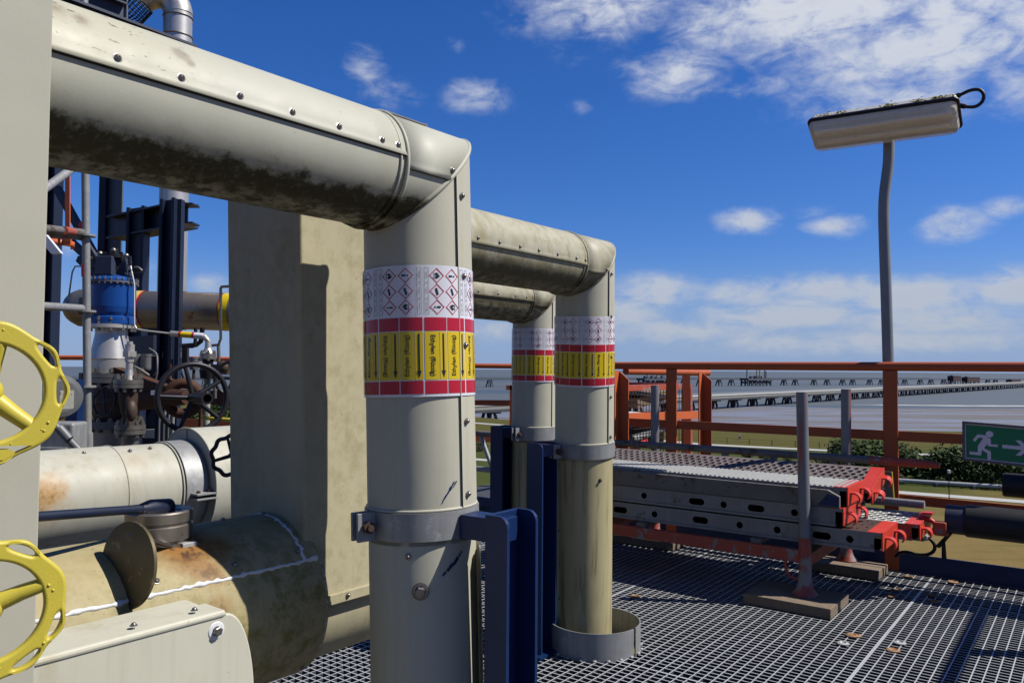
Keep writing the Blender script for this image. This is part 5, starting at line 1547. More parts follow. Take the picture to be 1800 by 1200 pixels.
def perforated(b, O, ax, ay, up, L, Wd, px_=0.039, py_=0.036, r=0.0125, mi=0, lip=0.002, edge=0.02):
    """deck sheet with staggered round holes, each with a pressed rim"""
    O, ax, ay, up = V(O), V(ax), V(ay), V(up)
    rows = int((Wd - 2 * edge) / py_)
    ey = (Wd - rows * py_) / 2
    cols = int((L - 2 * edge) / px_) - 1
    def quad(x0, x1, y0, y1): b.add([O + ax * x0 + ay * y0, O + ax * x1 + ay * y0, O + ax * x1 + ay * y1, O + ax * x0 + ay * y1], [(0, 1, 2, 3)], mi)
    quad(0, L, 0, ey); quad(0, L, Wd - ey, Wd)
    for j in range(rows):
        y0 = ey + j * py_; sh = edge + (px_ / 2 if j % 2 else 0)
        quad(0, sh, y0, y0 + py_); quad(sh + cols * px_, L, y0, y0 + py_)
        for i in range(cols):
            cx, cy = sh + (i + .5) * px_, y0 + py_ / 2
            vs = []
            for R_, z_ in (('sq', 0), (r * 1.22, 0), (r, lip), (r * .95, -.008)):
                for k in range(8):
                    a = 2 * pi * (k + .5) / 8
                    if R_ == 'sq':
                        m_ = max(abs(cos(a)), abs(sin(a))); dx, dy = px_ / 2 * cos(a) / m_, py_ / 2 * sin(a) / m_
                    else: dx, dy = R_ * cos(a), R_ * sin(a)
                    vs.append(O + ax * (cx + dx) + ay * (cy + dy) + up * z_)
            fs = [(q * 8 + k, q * 8 + (k + 1) % 8, (q + 1) * 8 + (k + 1) % 8, (q + 1) * 8 + k) for q in range(3) for k in range(8)]
            b.add(vs, fs, mi)
            for sx, sy, k in ((1, 1, 0), (-1, 1, 2), (-1, -1, 4), (1, -1, 6)):
                c_ = O + ax * (cx + sx * px_ / 2) + ay * (cy + sy * py_ / 2)
                b.add([c_, vs[k], vs[(k + 1) % 8]], [(0, 1, 2)], mi)


def build_right():
    mt = M['rail_red']
    zt = RP(1720, 644.5).z
    root = thing('railing', 'red orange guard railing with flat posts along the platform edge at right', 'railing', uvz(4.6, -1.5, 0))
    P = lambda v, z, o=0.0: uvz(4.60 + o, v, z)
    v0 = RP(1062, 644).dot(VV) - 0.35
    b = MB(); b.tube([P(v0, zt), P(-1.2, zt), P(.34, zt)], .0245, 20); b.build('top_rail', mt, root)
    zm = (RP(1630, 760).z + RP(1630, 776).z) / 2
    MB().bar(P(v0, zm - .003), P(.34, zm), .010, .052).build('mid_rail', mt, root, .001)
    zl = RP(1625, 881).z
    MB().bar(P(v0, zl, .004), P(.34, zl, .004), .010, .050).build('lower_rail', mt, root, .001)
    for px, wpx in ((1181, 18), (1566, 25)):
        c = RP(px, 720, -.012); v = c.dot(VV)
        MB().box(P(v, zt / 2 - .012, -.016), (.012, .070, zt - .024), (U, VV, ZZ)).build('post', mt, root, .001)
    MB().box(P(v0 + .03, zt / 2 - .012, -.016), (.012, .070, zt - .024), (U, VV, ZZ)).build('post', mt, root, .001)
    MB().box(uvz(4.585, -2.0, .048), (.008, 7.0, .098), (U, VV, ZZ)).build('toe_plate', M['navy'], root, .001)
    root = thing('railing', 'red orange railing turning back along the right end of the platform', 'railing', uvz(3.4, .34, 0))
    MB().tube([uvz(4.6, .34, zt), uvz(1.6, .34, zt)], .0245, 20).build('top_rail', mt, root)
    for z_ in (zm, zl): MB().bar(uvz(4.6, .34, z_), uvz(1.6, .34, z_), .010, .052).build('mid_rail', mt, root, .001)
    for u_ in (3.90, 2.6): MB().box(uvz(u_, .355, zt / 2), (.080, .012, zt - .02), (U, VV, ZZ)).build('post', mt, root, .001)
    # return railing beyond, running away along the landing
    root = thing('railing', 'orange side railing with two angle posts leading away behind the main railing', 'railing', uvz(5.0, -2.3, 0))
    def angle_post(px, d, wl, wr, ytop):
        c = W(px, 800, d); c = V((c.x, c.y, 0)); z1 = W(px, ytop, d).z
        MB().prism([c - U * .055, c + ZZ * 0 - U * 0.0, c + ZZ * z1, c - U * .055 + ZZ * z1], VV * .008).build('post_flange', M['orange'], root)  # sunlit leg lighter orange, shaded leg redder: light put into the paints
        MB().prism([c, c + VV * .075, c + VV * .075 + ZZ * (z1 - .055), c + VV * .008 + ZZ * z1, c + ZZ * z1], U * .008).build('post_flange', M['rail_red'], root)
    angle_post(1086, 5.05, 0, 0, 652); angle_post(1233, 5.6, 0, 0, 655)
    a, e = W(1095, 733, 5.2), W(1250, 728, 6.1)
    MB().bar(a, e, .010, .055).build('mid_rail', M['orange'], root, .001)
    a, e = W(1100, 652, 5.2), W(1245, 655, 6.1)
    MB().tube([a, e], .024, 14).build('top_rail', M['rail_red'], root)
    c_ = W(1206, 720, 6.3); MB().box(V((c_.x, c_.y, .54)), (.055, .05, 1.06)).build('post', M['rail_red'], root)
    # railing farther away, seen between the near and middle pipes
    root = thing('railing', 'distant red railing seen between the near and middle pipes', 'railing', W(880, 850, 8.3))
    d = 8.3
    MB().tube([W(760, 642, d), W(905, 643.5, d), W(1000, 645, d)], .026, 14).build('top_rail', mt, root)
    MB().bar(W(760, 707, d), W(905, 708, d), .010, .058).build('mid_rail', mt, root)
    MB().bar(W(760, 770, d), W(905, 771, d), .010, .055).build('lower_rail', mt, root)
    a, e = vert(899, 677, 860, 6.9)
    MB().box((a + e) / 2, (.035, .05, (a - e).length)).box(a + V((-.025, 0, -.02)), (.05, .05, .04)).build('post', mt, root)

    # lattice girder lying along the back of the stack
    gu = 4.385
    root = thing('lattice_girder', 'thin galvanised lattice beam with red end resting along the back of the deck stack', 'scaffold beam', uvz(gu, -2.2, .25))
    zc = PL(1085, 779, U * gu, U).z; ve = PL(1652, 812, U * gu, U).dot(VV)
    Q = lambda v, z: uvz(gu, v, z)
    MB().tube([Q(-4.3, zc), Q(ve - .30, zc + .006)], .0205, 14).build('top_chord', M['zinc_dirty'], root)
    MB().tube([Q(ve - .32, zc + .006), Q(ve - .06, zc + .006), Q(ve, zc + .004)], [.0212, .0212, .014], 14).build('red_end', M['red_worn'], root)
    zb = PL(845, 824, U * gu, U).z
    MB().tube([Q(-4.3, zb), Q(-2.9, zb)], .0205, 12).build('bottom_chord', M['zinc'], root)
    for v in (-4.2, -3.55): MB().tube([Q(v, zc - .02), Q(v + .10 if v > -4 else v + .3, zb + .02)], .016, 10).build('strut', M['zinc'], root)
    for px in (1275, 1360, 1465):
        v = PL(px, 800, U * gu, U).dot(VV)
        MB().box(Q(v, zc - .035), (.03, .035, .05), (U, VV, ZZ)).build('stub', M['zinc_dirty'], root)

    # lamp
    p0 = RP(1562, 660, .05)
    dl = (p0 - EYE).dot(_f)
    path = [W(x, y, dl) for x, y in ((1562, 790), (1562, 700), (1561, 630), (1559, 560), (1556.5, 480), (1554.5, 420), (1553.5, 375), (1555, 340), (1559, 308), (1562, 280), (1562.5, 236))]
    base = V((path[0].x, path[0].y, path[0].z))
    root = thing('platform_lamp', 'weathered tube luminaire with lichen on a bent galvanised pole rising from the railing post', 'lamp', base)
    sp = []
    for i in range(len(path) - 1):
        for k in range(4):
            q = k / 4; p_ = path[max(i - 1, 0)], path[i], path[i + 1], path[min(i + 2, len(path) - 1)]
            sp.append(0.5 * ((2 * p_[1]) + (-p_[0] + p_[2]) * q + (2 * p_[0] - 5 * p_[1] + 4 * p_[2] - p_[3]) * q * q + (-p_[0] + 3 * p_[1] - 3 * p_[2] + p_[3]) * q ** 3))
    sp.append(path[-1])
    MB().tube(sp, .0285, 24).build('pole', M['pole'], root)
    for y in (690, 770):
        MB().box(RP(1562, y, .03), (.06, .075, .02), (U, VV, ZZ)).build('pole_clamp', M['zinc_dirty'], root, .002)
    c = W(1553, 207, dl - .17)
    # the luminaire hangs along the railing, turned a little to follow the photograph
    ax_ = VV
    vL = PL(1420, 212, c, U); vR = PL(1684, 172, c, U)
    ax_ = (vR - vL); Ll = ax_.length; ax_ = ax_.normalized(); c = (vL + vR) / 2 + ZZ * 0.0
    ro = radians(33)
    sd = (-U * cos(ro) + ZZ * sin(ro)); sd = (sd - ax_ * sd.dot(ax_)).normalized(); nb = ax_.cross(sd)
    if nb.z > 0: nb = -nb
    c = c - sd * .095
    Lp = lambda x, s_, n_: c + ax_ * x + sd * s_ + nb * n_
    hl = Ll / 2
    def loft(sections, name, mat, bev=.006):
        b = MB(); vs = []; fs = []
        for (xh, wh, n_, rc) in sections:
            for (cx, cy, a0) in ((xh - rc, wh - rc, 0), (-xh + rc, wh - rc, pi / 2), (-xh + rc, -wh + rc, pi), (xh - rc, -wh + rc, 1.5 * pi)):
                for i in range(6):
                    a = a0 + pi / 2 * i / 5; vs.append(Lp(cx + rc * cos(a), cy + rc * sin(a), n_))
        k = 24
        for i in range(len(sections) - 1):
            fs += [(i * k + j, i * k + (j + 1) % k, (i + 1) * k + (j + 1) % k, (i + 1) * k + j) for j in range(k)]
        fs.append(tuple(range(k))[::-1]); fs.append(tuple((len(sections) - 1) * k + j for j in range(k)))
        b.add(vs, fs, 0)
        return b.build(name, mat, root, bev, 2)
    loft([(hl - .035, .070, -.062, .02), (hl - .014, .086, -.050, .02), (hl - .004, .096, -.006, .025)], 'housing', M['lamp'])
    loft([(hl + .004, .104, -.007, .03), (hl + .006, .106, .004, .03), (hl + .002, .102, .012, .03)], 'gasket_rim', M['black_metal'], .002)
    loft([(hl - .004, .095, .0125, .028), (hl - .010, .090, .050, .028), (hl - .030, .074, .074, .02)], 'diffuser', M['diffuser'], .005)
    loft([(hl - .02, .084, .006, .01), (hl - .022, .080, .0123, .01)], 'reflector', M['reflector'], 0)
    for s_ in (-.035, .035):
        MB().cyl(Lp(-hl + .05, s_, .036), Lp(hl - .05, s_, .036), .012, 12).build('lamp_tube', M['tube_white'], root)
        for e_ in (-1, 1): MB().box(Lp(e_ * (hl - .045), s_, .03), (.02, .03, .04), (ax_, sd, nb)).build('tube_holder', M['reflector'], root)
    # lichen patches on the rim
    rnd = random.Random(11); b = MB()
    for x in (-.30, -.27, -.20, -.185, .03, .05, .065, .17, .185, .20, .26, .275, .285, .335):
        for k in range(9):
            b.ball(Lp(x + rnd.gauss(0, .012), .100 + rnd.gauss(0, .003), -.012 - abs(rnd.gauss(0, .011))), (rnd.uniform(.004, .008), rnd.uniform(.0010, .0018), rnd.uniform(.002, .004)), 6, 0, (ax_, sd, nb))
    b.build('lichen', M['lichen'], root, kind='stuff')
    pts = [PL(x, y, c, U) for x, y in ((1678, 171), (1690, 166), (1706, 159), (1721, 158), (1729, 166), (1727, 178), (1716, 187), (1700, 188), (1684, 185))]
    MB().tube(smooth(pts), .0085, 12).build('cable', M['black'], root)
    for p_, q_ in ((pts[0], pts[1]), (pts[-1], pts[-2])): MB().cyl(p_, p_ + (q_ - p_) * .8, .013, 12).build('cable_gland', M['black'], root)
    MB().box(path[-1] - U * .03 + ZZ * .01, (.07, .10, .03), (ax_, U, ZZ)).build('pole_bracket', M['zinc_dirty'], root, .003)

    # emergency exit sign
    su = 4.40
    q = lambda x, y, o=0.0: PL(x, y, U * (su - o), U)
    a = q(1692, 739.5); e = q(1692.5, 808)
    h_ = (a - e).length
    root = thing('exit_sign', 'green emergency exit sign with running figure and arrow on the railing', 'sign', V((a + e) / 2))
    dirv = (q(1798, 748) - q(1692, 739.5)).normalized(); dv_ = (e - a).normalized()
    wd = h_ * 1.76
    S = lambda x, y, o: a + dirv * x + dv_ * y - U * o
    MB().prism([S(0, 0, 0), S(wd, 0, 0), S(wd, h_, 0), S(0, h_, 0)], -U * .008).build('backing', M['sign_frame'], root, .001)
    b = MB(); t_ = .011
    for (x0, y0, x1, y1) in ((0, 0, wd, t_), (0, h_ - t_, wd, h_), (0, t_, t_, h_ - t_), (wd - t_, t_, wd, h_ - t_)):
        b.prism([S(x0, y0, .008), S(x1, y0, .008), S(x1, y1, .008), S(x0, y1, .008)], -U * .010)
    b.build('frame', M['sign_frame'], root, .001)
    MB().add([S(t_, t_, .0095), S(wd - t_, t_, .0095), S(wd - t_, h_ - t_, .0095), S(t_, h_ - t_, .0095)], [(0, 1, 2, 3)]).build('white_border', M['sign_white'], root)
    t2 = t_ + .005
    MB().add([S(t2, t2, .0105), S(wd - t2, t2, .0105), S(wd - t2, h_ - t2, .0105), S(t2, h_ - t2, .0105)], [(0, 1, 2, 3)]).build('green_panel', M['sign_green'], root)
    kx = h_ / 745.0
    def C(X, Y): return S((X - 28) * kx * .86, (Y - 95 - (X - 28) * .042) * kx, .0115)
    b = MB()
    for poly in ([(320, 335), (470, 345), (500, 380), (555, 400), (570, 420), (575, 510), (700, 510), (700, 555), (515, 545), (510, 500), (440, 585), (560, 640), (572, 665), (572, 820), (505, 820), (503, 680), (400, 620), (385, 730), (165, 718), (165, 668), (325, 672), (325, 555), (430, 400), (345, 392), (268, 478), (230, 440)],
                 [(547 + 72 * cos(x), 323 + 60 * sin(x)) for x in [2 * pi * i / 24 for i in range(24)]],
                 [(785, 505), (1130, 515), (1025, 412), (1120, 412), (1265, 550), (1130, 690), (1025, 690), (1140, 585), (785, 568)]):
        b.add([C(*p) for p in poly], [tuple(range(len(poly)))])
    b.build('pictogram', M['sign_white'], root)
    MB().box(S(wd * .5, h_ * .3, -.09), (.12, .03, .02), (U, VV, ZZ)).build('bracket', M['zinc'], root)

    # insulated pipes entering at the right
    def black_pipe(label, x0, xs, y, u_, r, bare):
        A = PL(x0, y, U * u_, U); va = A.dot(VV); z_ = A.z; vs_ = PL(xs, y, U * u_, U).dot(VV)
        root = thing('insulated_black_pipe', label, 'pipe', A)
        Pp = lambda v: uvz(u_, v, z_)
        if bare: MB().lathe(Pp(va), VV, [(0, r * .82), (0, r * .90), (.2, r * .90)], 40).build('bare_end', M['navy_dull'], root); MB().lathe(Pp(va), VV, [(.01, 0), (.01, r * .82), (0, r * .82)], 40).build('end_plug', M['old_steel'], root)
        MB().lathe(Pp(vs_), VV, [(0, 0), (0, r * .94), (.008, r), (1.6, r)], 40).build('insulation', M['black'], root)
    black_pipe('thick black insulated pipe with bare grey end entering from the right', 1664, 1697, 911, 4.25, .075, True)
    black_pipe('upper black insulated pipe end just below the exit sign', 1762, 1763, 851, 4.42, .056, False)


build_right()


# ------------------------------------------------------------------ scaffold decks on their stacking rack
def hook(parent, p, out, up, side, w=.035, R=.026, mat=None):
    """claw at the end of a deck: a plate bent down over a tube"""
    b = MB(); vs = []
    p, out, up, side = V(p), V(out), V(up), V(side)
    prof = [(0, .012), (.020, .014)] + [(.020 + R * sin(a), .014 - R + R * cos(a)) for a in [0.35 * i for i in range(1, 8)]]
    n = len(prof)
    for t_ in (0, .007):
        for x, z in prof:
            cx, cz = .020, .014 - R
            f = 1 - t_ / R if x > .019 else 1
            xx = cx + (x - cx) * f if x > .019 else x; zz_ = cz + (z - cz) * f if x > .019 else z - t_
            for s_ in (-w / 2, w / 2): vs.append(p + out * xx + up * zz_ + side * s_)
    m_ = 2 * n
    fs = []
    for i in range(n - 1):
        a = 2 * i
        fs += [(a, a + 1, a + 3, a + 2), (m_ + a, m_ + a + 2, m_ + a + 3, m_ + a + 1), (a, a + 2, m_ + a + 2, m_ + a), (a + 1, m_ + a + 1, m_ + a + 3, a + 3)]
    a = 2 * (n - 1); fs += [(a, a + 1, m_ + a + 1, m_ + a), (0, m_, m_ + 1, 1)]
    b.add(vs, fs, 0)
    return b.build('hook', mat or M['red'], parent, .0008)


def deck(label, u0, z0, v_end, wd, h, tilt, style, mats, L=1.57, hooks=True, side_holes=()):
    """steel scaffold deck; u0,z0 = its front lower corner, v_end = right end"""
    ct, st = cos(tilt), sin(tilt)
    Y = U * ct + ZZ * st; Zp = ZZ * ct - U * st; X = -VV
    O = uvz(u0, v_end, z0)
    root = thing('scaffold_deck', label, 'scaffold deck', O, 'scaffold decks stacked on the rack')
    mtop, mside, mend = mats
    T = lambda x, y, z: O + X * x + Y * y + Zp * z
    b = MB()
    if style == 'holes': perforated(b, T(0, 0, h), X, Y, Zp, L, wd)
    elif style == 'ribs':
        b.add([T(0, 0, h), T(L, 0, h), T(L, wd, h), T(0, wd, h)], [(0, 1, 2, 3)])
    else: 
        perforated(b, T(0, 0, h), X, Y, Zp, L, wd, .06, .05, .006)
    b.build('deck_sheet', mtop, root)
    if style == 'ribs':
        b = MB(); n = int(L / .024)
        for i in range(n):
            b.box(T(.02 + i * .024, wd / 2, h + .002), (.011, wd - .012, .005), (X, Y, Zp))
        b.build('anti_slip_ribs', mtop, root, kind='stuff')
    # front side: lip, web with openings, lower flange
    b = MB()
    plate_holes(b, T(0.03, .002, .012), X, Zp, L - .06, h - .024, side_holes)
    b.add([T(0, 0, h), T(L, 0, h), T(L, 0, h - .014), T(0, 0, h - .014)], [(0, 1, 2, 3)])
    b.add([T(0, 0, h - .014), T(L, 0, h - .014), T(L, .004, h - .012), T(0, .004, h - .012)], [(0, 1, 2, 3)])
    b.box(T(L / 2, .006, .006), (L - .06, .022, .012), (X, Y, Zp))
    b.build('side_panel', mside, root)
    MB().box(T(L / 2, wd - .003, h / 2), (L, .004, h - .004), (X, Y, Zp)).build('side_panel', mside, root)
    MB().box(T(L / 2, wd / 2, .004), (L - .03, wd - .05, .002), (X, Y, Zp)).build('shade_backing', M['black_metal'], root)  # added dark sheet in the open deck so its holes read as shaded
    for x in (0, L):
        sg = -1 if x == 0 else 1
        MB().box(T(x + sg * .002, wd / 2, h / 2 + .004), (.006, wd - .004, h), (X, Y, Zp)).build('end_plate', mend, root, .001)
        if hooks:
            for y in (wd * .2, wd * .8): hook(root, T(x, y, h * .55), X * sg, Zp, Y, .042, h * .36, mend)
    # strip of paint at the end of the sheet
    MB().box(T(.03, wd / 2, h + .0012), (.056, wd, .0014), (X, Y, Zp)).build('end_strip', mend, root)
    return root


def wood_block(label, u0, u1, v0, v1, z0, h, rot=0.0):
    c = uvz((u0 + u1) / 2, (v0 + v1) / 2, z0 + h / 2)
    a = U * cos(rot) + VV * sin(rot); b_ = VV * cos(rot) - U * sin(rot)
    o = MB().box(c, (u1 - u0, v1 - v0, h), (a, b_, ZZ)).build('wood_block', M['wood'], None, .003)
    tag(o, label, 'timber block', 'timber blocks under the rack')


def build_stack():
    zd, dk, rd = M['deck_side'], M['deck_side'], M['red']
    H = [(.10, 0, .016), (.22, .024, .016), (.42, 0, .016), (.60, 0, .016), (.80, .024, .016), (1.05, 0, .016), (1.25, .024, .016), (1.42, 0, .016)]
    H2 = [(.18, 0, .016), (.36, .024, .016), (.52, 0, .016), (.66, .024, .016), (.95, 0, .016), (1.18, .024, .016), (1.4, 0, .016)]
    deck('bottom brownish scaffold deck with rusty top, lowest at the front of the stack', 3.70, .268, -.765, .32, .082, 0, 'plain', (M['rust_brown'], dk, rd), 1.57, True, H)
    deck('dark scaffold deck with worn red end, second from the bottom of the stack', 3.70, .358, -.925, .32, .080, 0, 'plain', (zd, dk, M['red']), 1.57, True, H2)
    deck('bright ribbed scaffold deck lying in the sun on top of the front pile', 3.735, .445, -.915, .30, .082, 0, 'ribs', (M['zinc_bright'], zd, rd), 1.57, True, H)
    deck('perforated scaffold deck leaning at the back of the pile with red end', 4.055, .408, -.880, .295, .078, radians(16), 'holes', (M['deck_brown'], zd, rd), 1.57, True)
    deck('clean galvanised perforated deck low at the rear right of the pile', 4.035, .272, -.675, .30, .075, radians(2), 'holes', (M['zinc_bright'], M['red_worn'], rd), 1.57, True)
    # toe board with chamfered blue marked end standing in front
    f = lambda v, z: uvz(3.690, v, z)
    o = MB().prism([f(-2.4, .443), f(-.935, .443), f(-.935, .492), f(-.985, .517), f(-2.4, .517)], U * .022).build('toe_board', M['zinc_dirty'], None, .002)
    tag(o, 'grey chamfered board with blue end mark standing along the front of the stack', 'toe board')
    p = MB().prism([f(-1.03, .447) - U * .0015, f(-.937, .447) - U * .0015, f(-.937, .490) - U * .0015, f(-.985, .500) - U * .0015], U * .001).build('blue_mark', M['navy'], o)
    o = MB().tube([uvz(4.345, -1.35, .395), uvz(4.345, -.70, .395)], .020, 16).build('scaffold_tube', M['zinc'])
    tag(o, 'short galvanised tube behind the clean perforated deck', 'scaffold tube')
    # bracket plate behind the leaning deck
    a = PL(1538, 822, U * 4.41, U)
    q = lambda x, y: PL(x, y, U * 4.41, U)
    o = MB().prism([q(1535, 826), q(1566, 829), q(1571, 889), q(1531, 886)], U * .008).build('bracket_plate', M['zinc_dirty'])
    tag(o, 'dark drilled plate with yellow edge behind the end of the leaning deck', 'bracket')
    MB().prism([q(1566, 829) - U * .001, q(1568, 829) - U * .001, q(1573, 889) - U * .001, q(1571, 889) - U * .001], U * .01).build('edge_strip', M['yellow'], o)
    for y in (842, 858, 866): MB().lathe(q(1553, y) - U * .001, U, [(0, 0), (0, .006)], 12).build('hole_cap', M['label_white'], o)

    # stacking rack
    uf, ub, vr, vl = 3.655, 4.46, -1.075, -2.20
    root = thing('stacking_rack', 'red and galvanised stacking rack with four posts and trumpet feet carrying the decks', 'rack', uvz((uf + ub) / 2, (vr + vl) / 2, .042))
    zt = .955
    for (u_, v_, lean) in ((uf, vr, -.010), (ub, vr - .02, .004), (uf, vl, 0), (ub, vl - .02, 0)):
        top = uvz(u_, v_ + lean, zt)
        b = MB(); b.tube([uvz(u_, v_, .30), top], .0255, 20)
        b.lathe(top, ZZ, [(-.10, .017), (-.002, .017)], 16)
        b.build('post', M['post_zinc'], root)
        MB().lathe(uvz(u_, v_, 0), ZZ, [(.30, .0275), (.115, .0275), (.075, .036), (.050, .056), (.045, .058), (.045, 0)], 24, 0, False).build('trumpet_foot', M['red_grey'], root)
    for u_ in (uf, ub):
        MB().bar(uvz(u_, vl, .216), uvz(u_, vr, .216), .028, .055).build('side_rail', M['red_worn'], root, .002)
    for v_ in (vl, vr): MB().bar(uvz(uf, v_, .200), uvz(ub, v_, .200), .04, .055).build('cross_rail', M['red_worn'], root, .002)
    b = MB(); b.tube([uvz(uf, vr - .085, .195), uvz(uf, vr - .088, .150), uvz(uf, vr - .070, .118), uvz(uf, vr - .02, .105)], .0075, 8); b.build('loop_handle', M['red_worn'], root)
    for v_ in (-1.9, -1.3): MB().box(uvz((uf + ub) / 2, v_, .255), (ub - uf, .05, .022), (U, VV, ZZ)).build('bearer', M['zinc_dirty'], root)
    wood_block('old timber block under the front post of the rack', 3.50, 3.80, -1.305, -.925, 0.001, .044)
    wood_block('pale sawn timber block under the rear post beside the toe plate', 4.300, 4.400, -1.23, -.905, .001, .044)
    wood_block('second sawn timber behind the pale one under the rear post', 4.406, 4.50, -1.25, -.90, .001, .044)
    wood_block('timber block deep in shade under the left end of the rack', 4.25, 4.5, -2.4, -2.0, .001, .044)

    # small junction box with looped cable, straps
    P = lambda x, y: PL(x, y, U * 4.33, U)
    root = thing('cable_box', 'small dark connector box with a looped black cable under the deck ends', 'box', P(1600, 940))
    MB().box(P(1600, 938), (.05, .13, .05), (U, VV, ZZ)).build('box_body', M['grey_cast'], root, .003)
    MB().lathe(P(1619, 943), VV, [(0, 0), (0, .016), (.012, .018), (.028, .016), (.03, .009), (.045, .009)], 14).build('cable_gland', M['zinc_bright'], root)
    pts = [P(1626, 943), P(1636, 948), P(1643, 958), P(1641, 968), P(1630, 974), P(1612, 974), P(1595, 970), P(1582, 971), P(1574, 978)]
    MB().tube(smooth(pts), .0085, 10).build('cable', M['black'], root)
    root = thing('strap', 'black fabric strap hanging crossed below the black pipe end', 'strap', P(1662, 950))
    for poly in ([(1643, 960), (1652, 963), (1676, 936), (1670, 932)], [(1655, 948), (1661, 945), (1664, 982), (1655, 982)], [(1650, 928), (1684, 925), (1686, 932), (1660, 936)]):
        MB().prism([PL(x, y, U * 4.22, U) for x, y in poly], U * .003).build('strap_end', M['black'], root)
    # red wedge heads and claws at the far deck end
    root = thing('ledger_head', 'pair of red ledger wedge heads sticking out beyond the rear deck', 'scaffold coupling', P(1640, 915))
    Pq = lambda x, y: PL(x, y, U * 4.18, U)
    MB().bar(Pq(1622, 901), Pq(1640, 902), .05, .012).bar(Pq(1607, 924), Pq(1630, 927), .05, .010).build('wedge', M['red'], root, .001)
    b = MB(); arc = [Pq(1616 + 30 * sin(t_) * .95, 927 - 16 * cos(t_) - 2) for t_ in [pi * i / 10 for i in range(11)]]
    b.tube(arc[:9], .011, 8); b.build('claw', M['red'], root)
    MB().box(Pq(1654, 926), (.05, .05, .05), (U, VV, ZZ)).box(Pq(1655, 937), (.04, .06, .02), (U, VV, ZZ)).build('head', M['red_worn'], root, .006)


t = NT('post_zinc_red')
n = t.noise(9, 5); sd_ = t.noise(1.0, 4, .6, t.stretch((30, 30, 2)))
c = t.mix(n, (0.16, 0.165, 0.175), (0.27, 0.275, 0.285)); c = t.mix(t.ramp(sd_, .56, .64, 0, .75), c, (0.36, 0.065, 0.045))
M['post_zinc'] = t.fin(c, .5, .25, n, .1)
t = NT('foot_red_grey')
n = t.noise(11, 5); c = t.mix(t.ramp(n, .44, .54), (0.34, 0.055, 0.035), (0.25, 0.235, 0.225))
M['red_grey'] = t.fin(c, .5, .1, n, .15)
build_stack()


def build_crate():
    # mesh crate on the landing beyond the railing
    c0 = W(1092, 800, 5.7); c0 = V((c0.x, c0.y, 0)); Lc, Dc = 1.18, .8
    root = thing('mesh_crate', 'red framed wire mesh crate of scaffold parts beyond the railing', 'crate', c0)
    z0, z1 = .12, W(1150, 680, 6.2).z
    K = lambda a_, b_, z: c0 + U * a_ - VV * b_ + ZZ * z
    for (a, e) in (((0, 0, z1), (Lc, 0, z1)), ((0, 0, z0), (Lc, 0, z0)), ((0, Dc, z1), (Lc, Dc, z1)), ((0, 0, z0), (0, 0, z1)), ((Lc, 0, z0), (Lc, 0, z1)), ((Lc, 0, z1), (Lc, Dc, z1)), ((0, 0, z1), (0, Dc, z1)), ((Lc, Dc, z0), (Lc, Dc, z1)), ((0, Dc, z0), (0, Dc, z1))):
        up = ZZ if abs(a[2] - e[2]) < .01 else VV
        MB().bar(K(*a), K(*e), .04, .045, up).build('frame_bar', M['red_worn'], root, .002)
    b = MB(); n = 24
    for i in range(1, n): b.bar(K(Lc * i / n, 0, z0), K(Lc * i / n, 0, z1), .004, .004, VV)
    for i in range(1, 18):
        z = z0 + (z1 - z0) * i / 18; b.bar(K(0, .003, z), K(Lc, .003, z), .004, .004); b.bar(K(0, 0, z), K(0, Dc, z), .004, .004)
    b.build('wire_mesh', M['rust'], root, kind='stuff')
    b = MB(); b.box(K(Lc / 2, Dc / 2, z0), (Lc, Dc, .02), (U, VV, ZZ)); b.build('crate_floor', M['rust'], root)
    for (p0, p1, w, mt, lab, nm) in (
            ((.05, .10, z1 - .02), (1.05, .16, z1 - .10), .03, 'zinc_bright', 'bright board lying highest in the mesh crate', 'board'),
            ((.30, .12, z1 - .12), (1.10, .2, z1 - .06), .08, 'wood', 'worn timber plank leaning in the mesh crate', 'board'),
            ((.04, .06, z1 - .18), (1.12, .10, z1 - .26), .022, 'label_white', 'white edged board in the middle of the mesh crate', 'board'),
            ((.04, .05, .36), (.55, .09, .50), .045, 'red', 'red and white marked tube low in the mesh crate', 'scaffold_tube'),
            ((.45, .06, .36), (1.10, .10, .20), .05, 'zinc_bright', 'pale tube sloping at the bottom of the mesh crate', 'scaffold_tube'),
            ((.30, .08, .52), (1.12, .12, .58), .05, 'zinc', 'grey tube across the middle of the mesh crate', 'scaffold_tube')):
        a, e = K(*p0), K(*p1)
        if nm == 'board': o = MB().bar(a, e, .18, w).build('board', M[mt], None, .003)
        else: o = MB().tube([a, e], w * .6, 12).build('scaffold_tube', M[mt])
        tag(o, lab, 'board' if nm == 'board' else 'scaffold tube')
    o = MB().box(K(Lc / 2, .45, z1 - .40), (Lc - .1, .5, .16), (U, VV, ZZ)).build('folded_tarpaulin', M['black'], None, .02, 3)
    tag(o, 'black folded tarpaulin bundle inside the mesh crate', 'tarpaulin')
    o = sheet('landing', [c0 + U * -.5 + VV * .5 + ZZ * .02, c0 + U * 2.2 + VV * .5 + ZZ * .02, c0 + U * 2.2 - VV * 1.6 + ZZ * .02, c0 - U * .5 - VV * 1.6 + ZZ * .02], M['grating_side'], 'dark steel landing beyond the railing', .05)


build_crate()


